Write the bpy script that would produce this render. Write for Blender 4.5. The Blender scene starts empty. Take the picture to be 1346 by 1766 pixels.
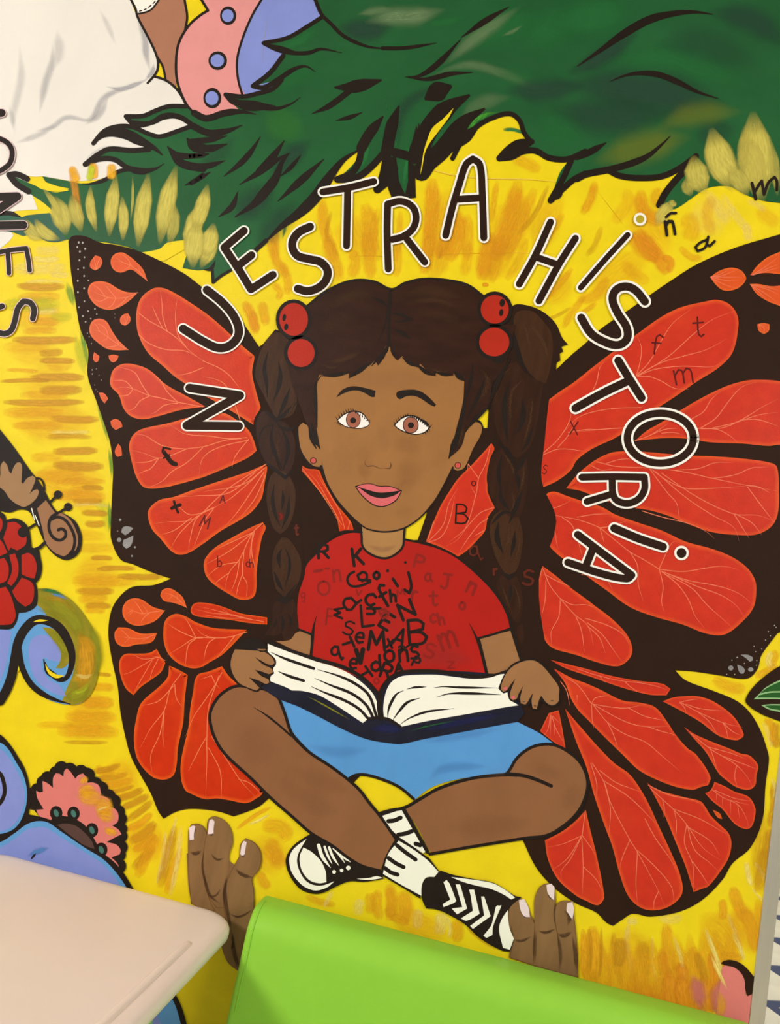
import bpy, bmesh, math, random
from mathutils import Vector, Matrix
from mathutils.geometry import tessellate_polygon
random.seed(7)
C = bpy.context.scene.collection
SC = bpy.context.scene
R = math.radians

# ------------------------------------------------------------------ camera
W, H, F = 1346, 1766, 1334.0            # pixels of the photograph, focal length in pixels
CAM = Vector((0.0, -1.9, 1.4813))
YAW, PIT, ROL = R(10), R(8), R(11)
_f = Vector((-math.sin(YAW)*math.cos(PIT), math.cos(YAW)*math.cos(PIT), math.sin(PIT)))
_r = Vector((math.cos(YAW), math.sin(YAW), 0)); _u = _r.cross(_f)
RGT = _r*math.cos(ROL) + _u*math.sin(ROL); UPV = _u*math.cos(ROL) - _r*math.sin(ROL)
cam = bpy.data.cameras.new('camera'); co = bpy.data.objects.new('camera', cam); C.objects.link(co)
cam.sensor_fit = 'VERTICAL'; cam.sensor_height = 36.0; cam.lens = 36.0*F/H; cam.clip_start = 0.02
m = Matrix((RGT, UPV, -_f)).transposed().to_4x4(); m.translation = CAM; co.matrix_world = m
SC.camera = co

# ------------------------------------------------------------------ light
wd = bpy.data.worlds.new('world'); SC.world = wd; wd.use_nodes = True
bg = wd.node_tree.nodes['Background']; bg.inputs[0].default_value = (1.0, .985, .965, 1); bg.inputs[1].default_value = .54
def area(name, loc, target, sx, sy, power, col):
    l = bpy.data.lights.new(name, 'AREA'); l.shape = 'RECTANGLE'; l.size = sx; l.size_y = sy; l.energy = power; l.color = col
    o = bpy.data.objects.new(name, l); C.objects.link(o); o.location = loc
    o.rotation_euler = (Vector(target)-Vector(loc)).to_track_quat('-Z', 'Y').to_euler()
    return o
area('key_or_fill_light', (-3.55, -3.9, 3.36), (-.4, 0, .6), 1.3, 1.0, 275, (1, .985, .96))
area('key_or_fill_light', (2.5, -2.9, 3.36), (.8, 0, 1.2), 1.2, .8, 112, (1, .985, .96))  # added unseen fill, evens out brightness on the right of the wall
area('key_or_fill_light', (2.6, 3.2, 3.38), (2.4, 3.0, 0), 1.4, 1.4, 75, (1, .985, .96))  # added unseen light, brightens the floor beyond the wall end
SC.view_settings.view_transform = 'Standard'; SC.view_settings.look = 'None'
SC.view_settings.exposure = 0.0; SC.view_settings.gamma = 1.0; SC.view_settings.use_curve_mapping = False
SC.cycles.transparent_max_bounces = 24

# ------------------------------------------------------------------ materials
def lin(c):
    return tuple((v/255/12.92 if v/255 <= .04045 else ((v/255+.055)/1.055)**2.4) for v in c) + (1,)
MATS = {}
def _base(name, rough):
    mt = bpy.data.materials.new(name); mt.use_nodes = True
    nt = mt.node_tree; b = nt.nodes['Principled BSDF']; b.inputs['Roughness'].default_value = rough; b.inputs['Specular IOR Level'].default_value = .11
    return mt, nt, b
def _noise(nt, scale, detail=3, stretch=(1,1,1)):
    tc = nt.nodes.new('ShaderNodeTexCoord'); mp = nt.nodes.new('ShaderNodeMapping'); mp.inputs['Scale'].default_value = stretch
    n = nt.nodes.new('ShaderNodeTexNoise'); n.inputs['Scale'].default_value = scale; n.inputs['Detail'].default_value = detail
    nt.links.new(tc.outputs['Object'], mp.inputs[0]); nt.links.new(mp.outputs[0], n.inputs['Vector'])
    return n
def _mul(nt, colsock, fac, lo, hi):
    mr = nt.nodes.new('ShaderNodeMapRange'); mr.inputs[1].default_value = .3; mr.inputs[2].default_value = .7
    mr.inputs[3].default_value = lo; mr.inputs[4].default_value = hi
    nt.links.new(fac, mr.inputs[0])
    mx = nt.nodes.new('ShaderNodeVectorMath'); mx.operation = 'SCALE'
    nt.links.new(mr.outputs[0], mx.inputs['Scale'])
    if isinstance(colsock, tuple): mx.inputs[0].default_value = colsock[:3]
    else: nt.links.new(colsock, mx.inputs[0])
    return mx.outputs[0]
def _canvas_bump(nt, b, strength=.25):
    n = _noise(nt, 260, 2); n2 = _noise(nt, 42, 3, (1, 1, .35))
    ad = nt.nodes.new('ShaderNodeMath'); ad.operation = 'ADD'
    nt.links.new(n.outputs[0], ad.inputs[0]); nt.links.new(n2.outputs[0], ad.inputs[1])
    bp = nt.nodes.new('ShaderNodeBump'); bp.inputs['Strength'].default_value = strength; bp.inputs['Distance'].default_value = .0012
    nt.links.new(ad.outputs[0], bp.inputs['Height']); nt.links.new(bp.outputs[0], b.inputs['Normal'])
WHITES = ('white', 'dress', 'cream', 'eye_white', 'nail', 'halo_pink')
def pig(name, rgb, k=.87):                                     # pigment: a little darker than it reads under the room light
    c = lin(rgb); k = 1 if name in WHITES else .96 if name == 'yellow' else k
    return (c[0]*k, c[1]*k, c[2]*k, 1)
def paint(name, rgb, var=.06, rough=.44, stretch=(1,1,1), scale=14):
    if name in MATS: return MATS[name]
    mt, nt, b = _base(name, rough)
    n = _noise(nt, scale, 5, stretch)
    nt.links.new(_mul(nt, pig(name, rgb), n.outputs[0], 1-var, 1+var), b.inputs['Base Color'])
    _canvas_bump(nt, b)
    MATS[name] = mt; return mt
def cellpaint(name, mid, edge, var=.07):                     # attribute a: 1 along the painted rim
    mt, nt, b = _base(name, .42)
    at = nt.nodes.new('ShaderNodeAttribute'); at.attribute_name = 'a'
    n = _noise(nt, 30, 4); n2 = _noise(nt, 9, 3)
    ad = nt.nodes.new('ShaderNodeMath'); ad.operation = 'MULTIPLY_ADD'; ad.inputs[1].default_value = .9; ad.inputs[2].default_value = -.45
    nt.links.new(n2.outputs[0], ad.inputs[0])
    a2 = nt.nodes.new('ShaderNodeMath'); a2.operation = 'ADD'; a2.use_clamp = True
    nt.links.new(at.outputs['Fac'], a2.inputs[0]); nt.links.new(ad.outputs[0], a2.inputs[1])
    mx = nt.nodes.new('ShaderNodeMix'); mx.data_type = 'RGBA'
    mx.inputs[6].default_value = pig(name, mid); mx.inputs[7].default_value = pig(name, edge)
    nt.links.new(a2.outputs[0], mx.inputs[0])
    nt.links.new(_mul(nt, mx.outputs[2], n.outputs[0], 1-var, 1+var), b.inputs['Base Color'])
    _canvas_bump(nt, b)
    MATS[name] = mt; return mt
def brush(name, rgb, dry=.5, rough=.45, scale=1.0):            # dry brush: attribute a is how much paint the stroke carries
    mt, nt, b = _base(name, rough)
    b.inputs['Base Color'].default_value = pig(name, rgb, .97)
    at = nt.nodes.new('ShaderNodeAttribute'); at.attribute_name = 'a'
    uv = nt.nodes.new('ShaderNodeUVMap'); mp = nt.nodes.new('ShaderNodeMapping'); mp.inputs['Scale'].default_value = (1.1*scale, 6*scale, 1)
    n = nt.nodes.new('ShaderNodeTexNoise'); n.inputs['Scale'].default_value = 3.0; n.inputs['Detail'].default_value = 4
    nt.links.new(uv.outputs[0], mp.inputs[0]); nt.links.new(mp.outputs[0], n.inputs['Vector'])
    mr = nt.nodes.new('ShaderNodeMapRange'); mr.inputs[1].default_value = .28; mr.inputs[2].default_value = .62
    mr.inputs[3].default_value = 1-dry; mr.inputs[4].default_value = 1
    nt.links.new(n.outputs[0], mr.inputs[0])
    mu = nt.nodes.new('ShaderNodeMath'); mu.operation = 'MULTIPLY'; mu.use_clamp = True
    nt.links.new(at.outputs['Fac'], mu.inputs[0]); nt.links.new(mr.outputs[0], mu.inputs[1])
    nt.links.new(mu.outputs[0], b.inputs['Alpha'])
    _canvas_bump(nt, b); mt['wash'] = dry < .3
    MATS[name] = mt; return mt

paint('yellow', (231, 204, 24), .05, .46)
paint('black', (44, 24, 11), .10, .62)
paint('ink', (36, 26, 20), .12, .5)
paint('white', (238, 232, 220), .03)
paint('dress', (226, 219, 208), .03, .5, (1,1,.4), 6)
paint('skin_face', (163, 112, 62), .05); paint('skin_neck', (176, 128, 76), .05)
paint('skin_leg', (146, 97, 62), .08, .44, (1,1,.5), 10); paint('skin_arm', (162, 114, 72), .06)
paint('skin_top', (176, 120, 92), .04)
paint('hand_brown', (138, 103, 65), .16, .5, (2,1,.4), 14)
paint('hair', (52, 27, 15), .2, .46, (.4,1,1), 30); paint('hair_lobe', (54, 29, 15), .2, .46, (2.5,1,.5), 22)
paint('hair_light', (66, 39, 20), .2, .46, (2.5,1,.5), 22)
paint('bead_red', (182, 44, 26), .06); paint('shirt_red', (182, 32, 22), .07, .44, (1,1,1), 6)
paint('lip', (222, 106, 108), .04); paint('iris', (168, 100, 76), .05); paint('eye_white', (238, 230, 220), .02)
paint('nose_line', (112, 74, 40), .2); paint('earring', (206, 86, 76), .04)
paint('skirt', (92, 156, 216), .07, .44, (1,1,.6), 8); paint('cover', (32, 32, 46), .2)
paint('cream', (240, 236, 220), .02)
paint('periwinkle', (136, 148, 214), .04); paint('sky_blue', (100, 160, 214), .06)
paint('pink', (232, 152, 148), .03); paint('coral', (224, 126, 116), .04); paint('brown_dark', (88, 64, 56), .1)
paint('teal_seed', (70, 120, 108), .05)
paint('foliage', (36, 92, 50), .14, .40, (.8,1,1.3), 5); paint('foliage_deep', (40, 78, 58), .14, .42)
paint('leaf_green', (40, 92, 36), .1); paint('leaf_line', (150, 190, 130), .05)
paint('petal_red', (182, 36, 20), .07); paint('scroll', (160, 112, 76), .05); paint('fiddle_hand', (164, 124, 84), .05)
paint('vein', (240, 128, 82), .05); paint('vein_right', (236, 124, 90), .05)
paint('dot_grey', (146, 142, 140), .2); paint('dot_white', (176, 170, 160), .05)
paint('halo_pink', (226, 190, 190), .05); paint('olive_dot', (188, 166, 44), .05)
paint('letter_faded', (140, 34, 26), .12); paint('letter_wing', (96, 26, 20), .1); paint('letter_braid', (98, 38, 24), .12)
paint('nail', (226, 206, 204), .03); paint('teal', (52, 96, 76), .1); paint('olive', (152, 138, 30), .16, .46, (1,1,3), 12)
cellpaint('cell_left', (206, 50, 8), (232, 92, 22)); cellpaint('cell_right', (206, 52, 30), (228, 84, 36))
cellpaint('cell_small', (222, 84, 30), (234, 104, 38))
brush('b_orange', (240, 176, 32), .5); brush('b_ochre', (210, 152, 30), .5); brush('b_amber', (238, 156, 34), .5)
brush('b_pale', (246, 224, 120), .75); brush('b_olive', (150, 148, 30), .2); brush('b_straw', (206, 190, 86), .3)
brush('b_green', (44, 120, 62), .2); brush('b_lime', (70, 150, 50), .5); brush('b_dark', (46, 74, 60), .2); brush('b_black', (48, 40, 34), .25)
brush('b_sage', (120, 146, 100), .28); brush('b_grey', (178, 174, 178), .2); brush('b_skin_dark', (118, 74, 46), .2)
brush('b_skin_light', (176, 124, 84), .2); brush('b_hand_dark', (84, 58, 36), .45); brush('b_red_dark', (150, 30, 28), .2)
brush('b_red_soft', (180, 60, 56), .2); brush('b_hair_light', (92, 62, 38), .28); brush('b_blue', (84, 142, 200), .2); brush('b_periwinkle', (140, 152, 222), .2)
brush('b_navy', (40, 44, 96), .6); brush('b_pink', (214, 120, 116), .2); brush('b_orange_wing', (246, 120, 36), .5); brush('b_chart', (196, 204, 40), .5)

# ------------------------------------------------------------------ tools that lay flat paint on the wall plane
TIL = {'px': (0, 0, 1)}
for k, ox in zip('abcd', (0, 330, 660, 996)):
    for j, oy in ((1, 0), (2, 400), (3, 840), (4, 1316)): TIL[k+str(j)] = (ox, oy, 350/1346)
TIL.update(sh=(530, 920, 340/1346), fa=(530, 640, 320/1346), vi=(0, 740, 160/807), lg=(350, 1240, 350/1346),
           rw=(880, 1240, 466/1346), on=(0, 180, 120/505), hl=(380, 1090, 320/1346), hr=(640, 1090, 340/1346))
LAY = .00009
def wall_pt(x, y, L=0):                                       # where the wall carries what the photograph shows at x, y
    d = RGT*(x-W/2) - UPV*(y-H/2) + _f*F
    return CAM + d*((-L*LAY - CAM.y)/d.y)
def pts(t, s):
    ox, oy, k = TIL[t]; out = []
    for tok in s.split():
        c = tok.endswith('!'); a, b = tok.rstrip('!').split(',')
        out.append((ox+float(a)*k, oy+float(b)*k, c))
    return out
def smooth(P, closed, sub=5, ang=58):
    n = len(P)
    if n < 3: return [(p[0], p[1]) for p in P]
    corner = []
    for i in range(n):
        if not closed and i in (0, n-1): corner.append(True); continue
        a, b, c = P[i-1], P[i], P[(i+1) % n]
        v = (b[0]-a[0], b[1]-a[1]); w = (c[0]-b[0], c[1]-b[1])
        t = abs(math.degrees(math.atan2(v[0]*w[1]-v[1]*w[0], v[0]*w[0]+v[1]*w[1])))
        corner.append(b[2] or t > ang)
    out = []
    for i in range(n if closed else n-1):
        p1, p2 = P[i], P[(i+1) % n]
        def tan(j, q):                                          # tangent at q scaled to this segment
            if corner[j % n]: return None
            a, c = P[(j-1) % n], P[(j+1) % n]
            dx, dy = c[0]-a[0], c[1]-a[1]; l = math.hypot(dx, dy) or 1
            return dx/l, dy/l
        L = math.hypot(p2[0]-p1[0], p2[1]-p1[1])
        t1, t2 = tan(i, p1), tan(i+1, p2)
        ch = ((p2[0]-p1[0])/(L or 1), (p2[1]-p1[1])/(L or 1))
        if t1 is None and t2 is None: ks = 1
        else: ks = sub
        t1 = t1 or ch; t2 = t2 or ch
        for k in range(ks):
            u = k/ks; h1 = 2*u**3-3*u*u+1; h2 = -2*u**3+3*u*u; h3 = u**3-2*u*u+u; h4 = u**3-u*u
            out.append((h1*p1[0]+h2*p2[0]+h3*L*t1[0]+h4*L*t2[0], h1*p1[1]+h2*p2[1]+h3*L*t1[1]+h4*L*t2[1]))
    if not closed: out.append((P[-1][0], P[-1][1]))
    return out
def area2(Q): return sum(Q[i-1][0]*Q[i][1]-Q[i][0]*Q[i-1][1] for i in range(len(Q)))

class Paint:                                                    # collects flat painted shapes into ONE mesh object
    def __init__(s, name, parent=None, label=None, kind=None, L=0):
        s.name, s.parent, s.label, s.kind, s.L = name, parent, label, kind, L
        s.v, s.f, s.mi, s.a, s.uv, s.mats = [], [], [], [], [], []
    def _m(s, mat):
        if mat not in s.mats: s.mats.append(mat)
        return s.mats.index(mat)
    def _add(s, Q, faces, mat, L, a=None, uv=None):
        o = len(s.v); mi = s._m(mat); s.n = (getattr(s, 'n', -1)+1) % 17; L = L+s.n*.085
        s.v += [wall_pt(x, y, L) for x, y in Q]
        s.a += a if a else [0.0]*len(Q); s.uv += uv if uv else [(0, 0)]*len(Q)
        for f in faces: s.f.append([i+o for i in f]); s.mi.append(mi)
    def fill(s, mat, t, p, L=None, sub=5, edge=0, sm=True):
        L = s.L if L is None else L
        P = pts(t, p) if isinstance(p, str) else p
        Q = smooth(P, True, sub) if sm else [(q[0], q[1]) for q in P]
        if area2(Q) < 0: Q.reverse()
        if not edge:
            tri = tessellate_polygon([[Vector((x, y, 0)) for x, y in Q]])
            s._add(Q, [list(x) for x in tri], mat, L); return s
        n = len(Q); I = []
        for i in range(n):                                      # inset ring for the lighter rim
            ax, ay = Q[i-1]; bx, by = Q[(i+1) % n]; x, y = Q[i]
            dx, dy = bx-ax, by-ay; l = math.hypot(dx, dy) or 1
            nx, ny = -dy/l, dx/l; best = 1e9
            for j in range(n):
                if j == i or (j+1) % n == i: continue
                px, py = Q[j]; qx, qy = Q[(j+1) % n]
                den = nx*(qy-py)-ny*(qx-px)
                if abs(den) < 1e-9: continue
                tt = ((px-x)*(qy-py)-(py-y)*(qx-px))/den
                uu = ((px-x)*ny-(py-y)*nx)/den
                if tt > 1e-3 and 0 <= uu <= 1: best = min(best, tt)
            d = min(edge, .38*best if best < 1e8 else 0)
            I.append((x+nx*d, y+ny*d))
        s._add(Q+I, [[i, (i+1) % n, n+(i+1) % n, n+i] for i in range(n)], mat, L, [1.0]*n+[0.0]*n)
        tri = tessellate_polygon([[Vector((x, y, 0)) for x, y in I]])
        s._add(I, [list(x) for x in tri], mat, L)
        return s
    def line(s, mat, t, p, w, L=None, taper='r', sub=5):        # ribbon: r round ends, t tapered, s / e tapered at one end
        L = s.L if L is None else L
        P = pts(t, p) if isinstance(p, str) else p
        runs, cur = [], [P[0]]
        for i in range(1, len(P)):
            cur.append(P[i])
            if i < len(P)-1:
                a, b, c = P[i-1], P[i], P[i+1]
                v = (b[0]-a[0], b[1]-a[1]); q = (c[0]-b[0], c[1]-b[1])
                if P[i][2] or abs(math.degrees(math.atan2(v[0]*q[1]-v[1]*q[0], v[0]*q[0]+v[1]*q[1]))) > 62:
                    runs.append(cur); cur = [P[i]]
        runs.append(cur); nr = len(runs)
        for ri, rn in enumerate(runs):
            Q = smooth(rn, False, sub); n = len(Q)
            if n < 2: continue
            acc = [0]
            for i in range(1, n): acc.append(acc[-1]+math.hypot(Q[i][0]-Q[i-1][0], Q[i][1]-Q[i-1][1]))
            tot = acc[-1] or 1; V, Fc = [], []
            for i in range(n):
                a, b = Q[max(i-1, 0)], Q[min(i+1, n-1)]
                dx, dy = b[0]-a[0], b[1]-a[1]; l = math.hypot(dx, dy) or 1
                u = acc[i]/tot; hw = w/2
                if taper in 'ts' and ri == 0: hw *= min(1, .12+2.2*u)
                if taper in 'te' and ri == nr-1: hw *= min(1, .12+2.2*(1-u))
                V += [(Q[i][0]-dy/l*hw, Q[i][1]+dx/l*hw), (Q[i][0]+dy/l*hw, Q[i][1]-dx/l*hw)]
            Fc = [[2*i, 2*i+2, 2*i+3, 2*i+1] for i in range(n-1)]
            for e, (p0, p1) in (('s', (Q[0], Q[1])), ('e', (Q[-1], Q[-2]))):
                first = e == 's'
                if taper == 't' and ((first and ri == 0) or (not first and ri == nr-1)): continue
                if taper == 's' and first and ri == 0: continue
                if taper == 'e' and not first and ri == nr-1: continue
                th = math.atan2(p0[1]-p1[1], p0[0]-p1[0]); o = len(V); k = 6
                V.append(p0)
                for j in range(k+1):
                    an = th-math.pi/2+math.pi*j/k
                    V.append((p0[0]+math.cos(an)*w/2, p0[1]+math.sin(an)*w/2))
                Fc += [[o, o+1+j, o+2+j] for j in range(k)]
            s._add(V, Fc, mat, L)
        return s
    def disc(s, mat, t, c, rx, ry=None, L=None, rot=0, n=24):
        L = s.L if L is None else L
        ox, oy, k = TIL[t]; ry = ry or rx; cr, sr = math.cos(R(rot)), math.sin(R(rot))
        Q = []
        for i in range(n):
            a = 2*math.pi*i/n; x, y = rx*math.cos(a), ry*math.sin(a)
            Q.append((ox+(c[0]+x*cr-y*sr)*k, oy+(c[1]+x*sr+y*cr)*k))
        s._add(Q, [list(range(n))], mat, L); return s
    def soft(s, mat, t, p, w, L=None, a=1.0, blunt=False, core=.45):  # dry brush stroke, paint thins at rim and ends
        L = s.L if L is None else L
        P = pts(t, p) if isinstance(p, str) else p
        Q = smooth(P, False, 5, 100); n0 = len(Q)
        if n0 == 2: Q = [(Q[0][0]+(Q[1][0]-Q[0][0])*i/8, Q[0][1]+(Q[1][1]-Q[0][1])*i/8) for i in range(9)]
        if not blunt and MATS[mat].get('wash'): core = 0
        n = len(Q); acc = [0]
        for i in range(1, n): acc.append(acc[-1]+math.hypot(Q[i][0]-Q[i-1][0], Q[i][1]-Q[i-1][1]))
        tot = acc[-1] or 1; V, A, U = [], [], []; jit = random.random()*50
        for i in range(n):
            b0, b1 = Q[max(i-1, 0)], Q[min(i+1, n-1)]
            dx, dy = b1[0]-b0[0], b1[1]-b0[1]; l = math.hypot(dx, dy) or 1
            u = acc[i]/tot
            pr = min(1, (.55 if blunt else .18)+2.4*min(u, 1-u)); en = min(1, (5 if blunt else 3.2)*min(u, 1-u)+(.25 if blunt else .05))
            for q in (-1, -.8, -.55, -.25, .25, .55, .8, 1):
                t_ = min(1, (1-abs(q))/(1-core)); al = t_*t_*(3-2*t_)
                hw = w/2*pr*q
                V.append((Q[i][0]-dy/l*hw, Q[i][1]+dx/l*hw)); A.append(al*a*en); U.append((acc[i]/60+jit, q*w/120+jit*3))
        Fc = [[8*i+j, 8*i+8+j, 8*i+9+j, 8*i+1+j] for i in range(n-1) for j in range(7)]
        s._add(V, Fc, mat, L, A, U); return s
    def done(s):
        me = bpy.data.meshes.new(s.name); me.from_pydata([tuple(v) for v in s.v], [], s.f)
        for q in s.mats: me.materials.append(MATS[q])
        me.polygons.foreach_set('material_index', s.mi)
        at = me.attributes.new('a', 'FLOAT', 'POINT'); at.data.foreach_set('value', s.a)
        ul = me.uv_layers.new(name='UVMap')
        for lp in me.loops: ul.data[lp.index].uv = s.uv[lp.vertex_index]
        lim = ((Vector((.6372, 0, 0)), Vector((1, 0, 0))), (Vector((0, 0, 3.41)), Vector((0, 0, 1))), (Vector((-3.1, 0, 0)), Vector((-1, 0, 0))), (Vector((0, 0, .02)), Vector((0, 0, -1))))
        cut = [(c, n_) for c, n_ in lim if any((v-c).dot(n_) > 0 for v in s.v)]
        if cut:                                                 # paint stops at the ends of the wall
            bm = bmesh.new(); bm.from_mesh(me)
            for c, n_ in cut: bmesh.ops.bisect_plane(bm, geom=bm.verts[:]+bm.edges[:]+bm.faces[:], plane_co=c, plane_no=n_, clear_outer=True)
            bm.to_mesh(me); bm.free()
        o = bpy.data.objects.new(s.name, me); C.objects.link(o)
        if s.parent is not None: o.parent = s.parent; o.matrix_parent_inverse = PINV.get(s.parent.name, Matrix())
        if s.label: o['label'] = s.label
        if s.kind: o['kind'] = s.kind
        return o
PINV = {}
def top(name, loc, label, cat, group=None):
    o = bpy.data.objects.new(name, None); C.objects.link(o); o.location = loc; o.empty_display_size = .1
    o['label'] = label; o['category'] = cat
    if group: o['group'] = group
    PINV[o.name] = Matrix.Translation(loc).inverted(); return o

# ------------------------------------------------------------------ room shell
def mesh(name, bm, mat, parent=None, label=None, smoothf=False):
    me = bpy.data.meshes.new(name); bm.to_mesh(me); bm.free()
    if smoothf:
        for p in me.polygons: p.use_smooth = True
    me.materials.append(mat)
    o = bpy.data.objects.new(name, me); C.objects.link(o)
    if parent is not None: o.parent = parent; o.matrix_parent_inverse = PINV.get(parent.name, Matrix())
    if label: o['label'] = label
    return o
def box(bm, x0, x1, y0, y1, z0, z1, bev=0, seg=3):
    r = bmesh.ops.create_cube(bm, size=1)
    for v in r['verts']: v.co = Vector((x0+(v.co.x+.5)*(x1-x0), y0+(v.co.y+.5)*(y1-y0), z0+(v.co.z+.5)*(z1-z0)))
    if bev:
        es = list({e for v in r['verts'] for e in v.link_edges})
        bmesh.ops.bevel(bm, geom=es, offset=bev, segments=seg, affect='EDGES', profile=.5)
def plain(name, rgb, rough, bump=0, metal=0, scale=300, var=.03):
    mt, nt, b = _base(name, rough); b.inputs['Metallic'].default_value = metal
    n = _noise(nt, 7, 4)
    nt.links.new(_mul(nt, lin(rgb), n.outputs[0], 1-var, 1+var), b.inputs['Base Color'])
    if bump:
        n2 = _noise(nt, scale, 2); bp = nt.nodes.new('ShaderNodeBump'); bp.inputs['Strength'].default_value = bump; bp.inputs['Distance'].default_value = .001
        nt.links.new(n2.outputs[0], bp.inputs['Height']); nt.links.new(bp.outputs[0], b.inputs['Normal'])
    return mt
plaster = plain('plaster', (226, 214, 190), .7, .3, 0, 80)
bm = bmesh.new(); box(bm, -3.4, .664, 0, .14, 0, 3.42)
wall = mesh('wall_back', bm, plaster); wall['kind'] = 'structure'

bm = bmesh.new(); box(bm, -4.6, 4.6, -5.2, 6.4, 3.42, 3.5)
o = mesh('ceiling', bm, plain('ceiling_white', (228, 222, 210), .8)); o['kind'] = 'structure'

bm = bmesh.new(); box(bm, -4.6, 4.6, 6.4, 6.5, 0, 3.42); o = mesh('wall_far', bm, plaster); o['kind'] = 'structure'
bm = bmesh.new(); box(bm, 4.6, 4.7, 0, 6.4, 0, 3.42); o = mesh('wall_right', bm, plaster); o['kind'] = 'structure'

steel, nt, b = _base('brushed_steel', .34); b.inputs['Metallic'].default_value = 1.0
n = _noise(nt, 60, 3, (14, 14, .3)); nt.links.new(_mul(nt, lin((218, 210, 188)), n.outputs[0], .94, 1.05), b.inputs['Base Color'])
bm = bmesh.new(); box(bm, .6375, .668, -.0035, .0, .02, 3.2, .001, 2); box(bm, .6645, .668, -.003, .046, .02, 3.2)
o = mesh('trim_1', bm, steel); o['kind'] = 'structure'; o['label'] = 'brushed metal corner guard on the right end of the painted wall'

# floor: white diamond tiles set between dark blue bands
blue = plain('floor_blue', (66, 78, 112), .4); tilew = plain('tile_white', (236, 232, 212), .35, 0, 0, 300, .05)
bm = bmesh.new(); box(bm, -4.6, 4.6, -5.2, 6.4, -.08, -.004)
flo = mesh('floor', bm, blue); flo['kind'] = 'structure'
def floor_pt(x, y):
    d = RGT*(x-W/2) - UPV*(y-H/2) + _f*F
    return CAM + d*(-CAM.z/d.z)
c1, c2 = floor_pt(1330, 1668), floor_pt(1324.5, 1730)
dv = (c1-c2).xy; half = dv/2; perp = Vector((-half.y, half.x))*.95
cen0 = c2.xy+half
fr = .82; tile_me = None; far = bmesh.new()
for i in range(-14, 15):
    for j in range(-14, 15):
        c = cen0+(half+perp)*i+(half-perp)*j
        if not (-3.5 < c.x < 4.5 and -4.1 < c.y < 6.3): continue
        q = [half*fr, perp*fr, -half*fr, -perp*fr]
        near = (c-cen0).length < 2.0
        if near:
            if tile_me is None:
                b2 = bmesh.new(); vs = [b2.verts.new((v.x, v.y, 0)) for v in q]; lo = [b2.verts.new((v.x*1.01, v.y*1.01, -.006)) for v in q]
                f = b2.faces.new(vs); 
                if f.normal.z < 0: pass
                for k in range(4): b2.faces.new((vs[k], vs[(k+1) % 4], lo[(k+1) % 4], lo[k]))
                bmesh.ops.recalc_face_normals(b2, faces=b2.faces); tile_me = bpy.data.meshes.new('floor_tile'); b2.to_mesh(tile_me); b2.free(); tile_me.materials.append(tilew)
            o = bpy.data.objects.new('floor_tile', tile_me); C.objects.link(o); o.location = (c.x, c.y, 0); o.parent = flo
        else:
            vs = [far.verts.new((c.x+v.x, c.y+v.y, 0)) for v in q]; lo = [far.verts.new((c.x+v.x*1.01, c.y+v.y*1.01, -.006)) for v in q]
            far.faces.new(vs)
            for k in range(4): far.faces.new((vs[k], vs[(k+1) % 4], lo[(k+1) % 4], lo[k]))
bmesh.ops.recalc_face_normals(far, faces=far.faces)
o = mesh('floor_tiles_further', far, tilew, flo); o['kind'] = 'stuff'

# ------------------------------------------------------------------ table
laminate, nt, b = _base('laminate', .38)
n = _noise(nt, 3, 4); nt.links.new(_mul(nt, lin((238, 222, 210)), n.outputs[0], .97, 1.03), b.inputs['Base Color'])
n2 = _noise(nt, 420, 2); bp = nt.nodes.new('ShaderNodeBump'); bp.inputs['Strength'].default_value = .2; bp.inputs['Distance'].default_value = .0006
nt.links.new(n2.outputs[0], bp.inputs['Height']); nt.links.new(bp.outputs[0], b.inputs['Normal'])
TX0, TX1, TY0, TY1, TZ = -1.172, -.495, -.80, -.024, .75
tab = top('table', (-.83, -.41, 0), 'pale beige laminate table with rounded corner and raised rim, pushed against the painted wall', 'table')
def rrect(off, r):
    out = []
    for cx, cy, a0 in ((TX1-r, TY1-r, 0), (TX0+r, TY1-r, 90), (TX0+r, TY0+r, 180), (TX1-r, TY0+r, 270)):
        for k in range(13):
            a = R(a0+90*k/12); out.append((cx+(r-off)*math.cos(a), cy+(r-off)*math.sin(a)))
    return out
bm = bmesh.new(); prev = None
for off, z in ((.03, -.036), (.006, -.036), (.001, -.031), (0, -.022), (.001, -.014), (.005, -.0075), (.012, -.0035), (.024, -.001), (.04, 0)):
    ring = [bm.verts.new((x, y, TZ+z)) for x, y in rrect(off, .085)]
    if prev:
        for k in range(len(ring)): bm.faces.new((prev[k], prev[(k+1) % len(ring)], ring[(k+1) % len(ring)], ring[k]))
    else: bm.faces.new(list(reversed(ring)))
    prev = ring
bm.faces.new(prev)
mesh('tabletop', bm, laminate, tab, None, True)
def tube(bm, path, rad, n=10, squash=1.0):
    prev = None
    for i, (p, r) in enumerate(zip(path, rad)):
        p = Vector(p); a = Vector(path[max(i-1, 0)]); c = Vector(path[min(i+1, len(path)-1)]); d = (c-a).normalized()
        s = d.cross(Vector((0, 0, 1)))
        s = s.normalized() if s.length > 1e-4 else Vector((1, 0, 0)); t = s.cross(d)
        ring = [bm.verts.new(p+s*math.cos(2*math.pi*k/n)*r+t*math.sin(2*math.pi*k/n)*r*squash) for k in range(n)]
        if prev:
            for k in range(n): bm.faces.new((prev[k], prev[(k+1) % n], ring[(k+1) % n], ring[k]))
        else: bm.faces.new(ring)
        prev = ring
    bm.faces.new(prev); bmesh.ops.recalc_face_normals(bm, faces=bm.faces)
bm = bmesh.new()
ys = [-.222, -.228, -.24, -.30, -.45, -.62, -.70, -.74, -.75]
tube(bm, [(-.541, y, TZ-.0008) for y in ys], [.001, .006, .0085, .009, .009, .009, .0085, .006, .001], 14, .62)
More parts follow.
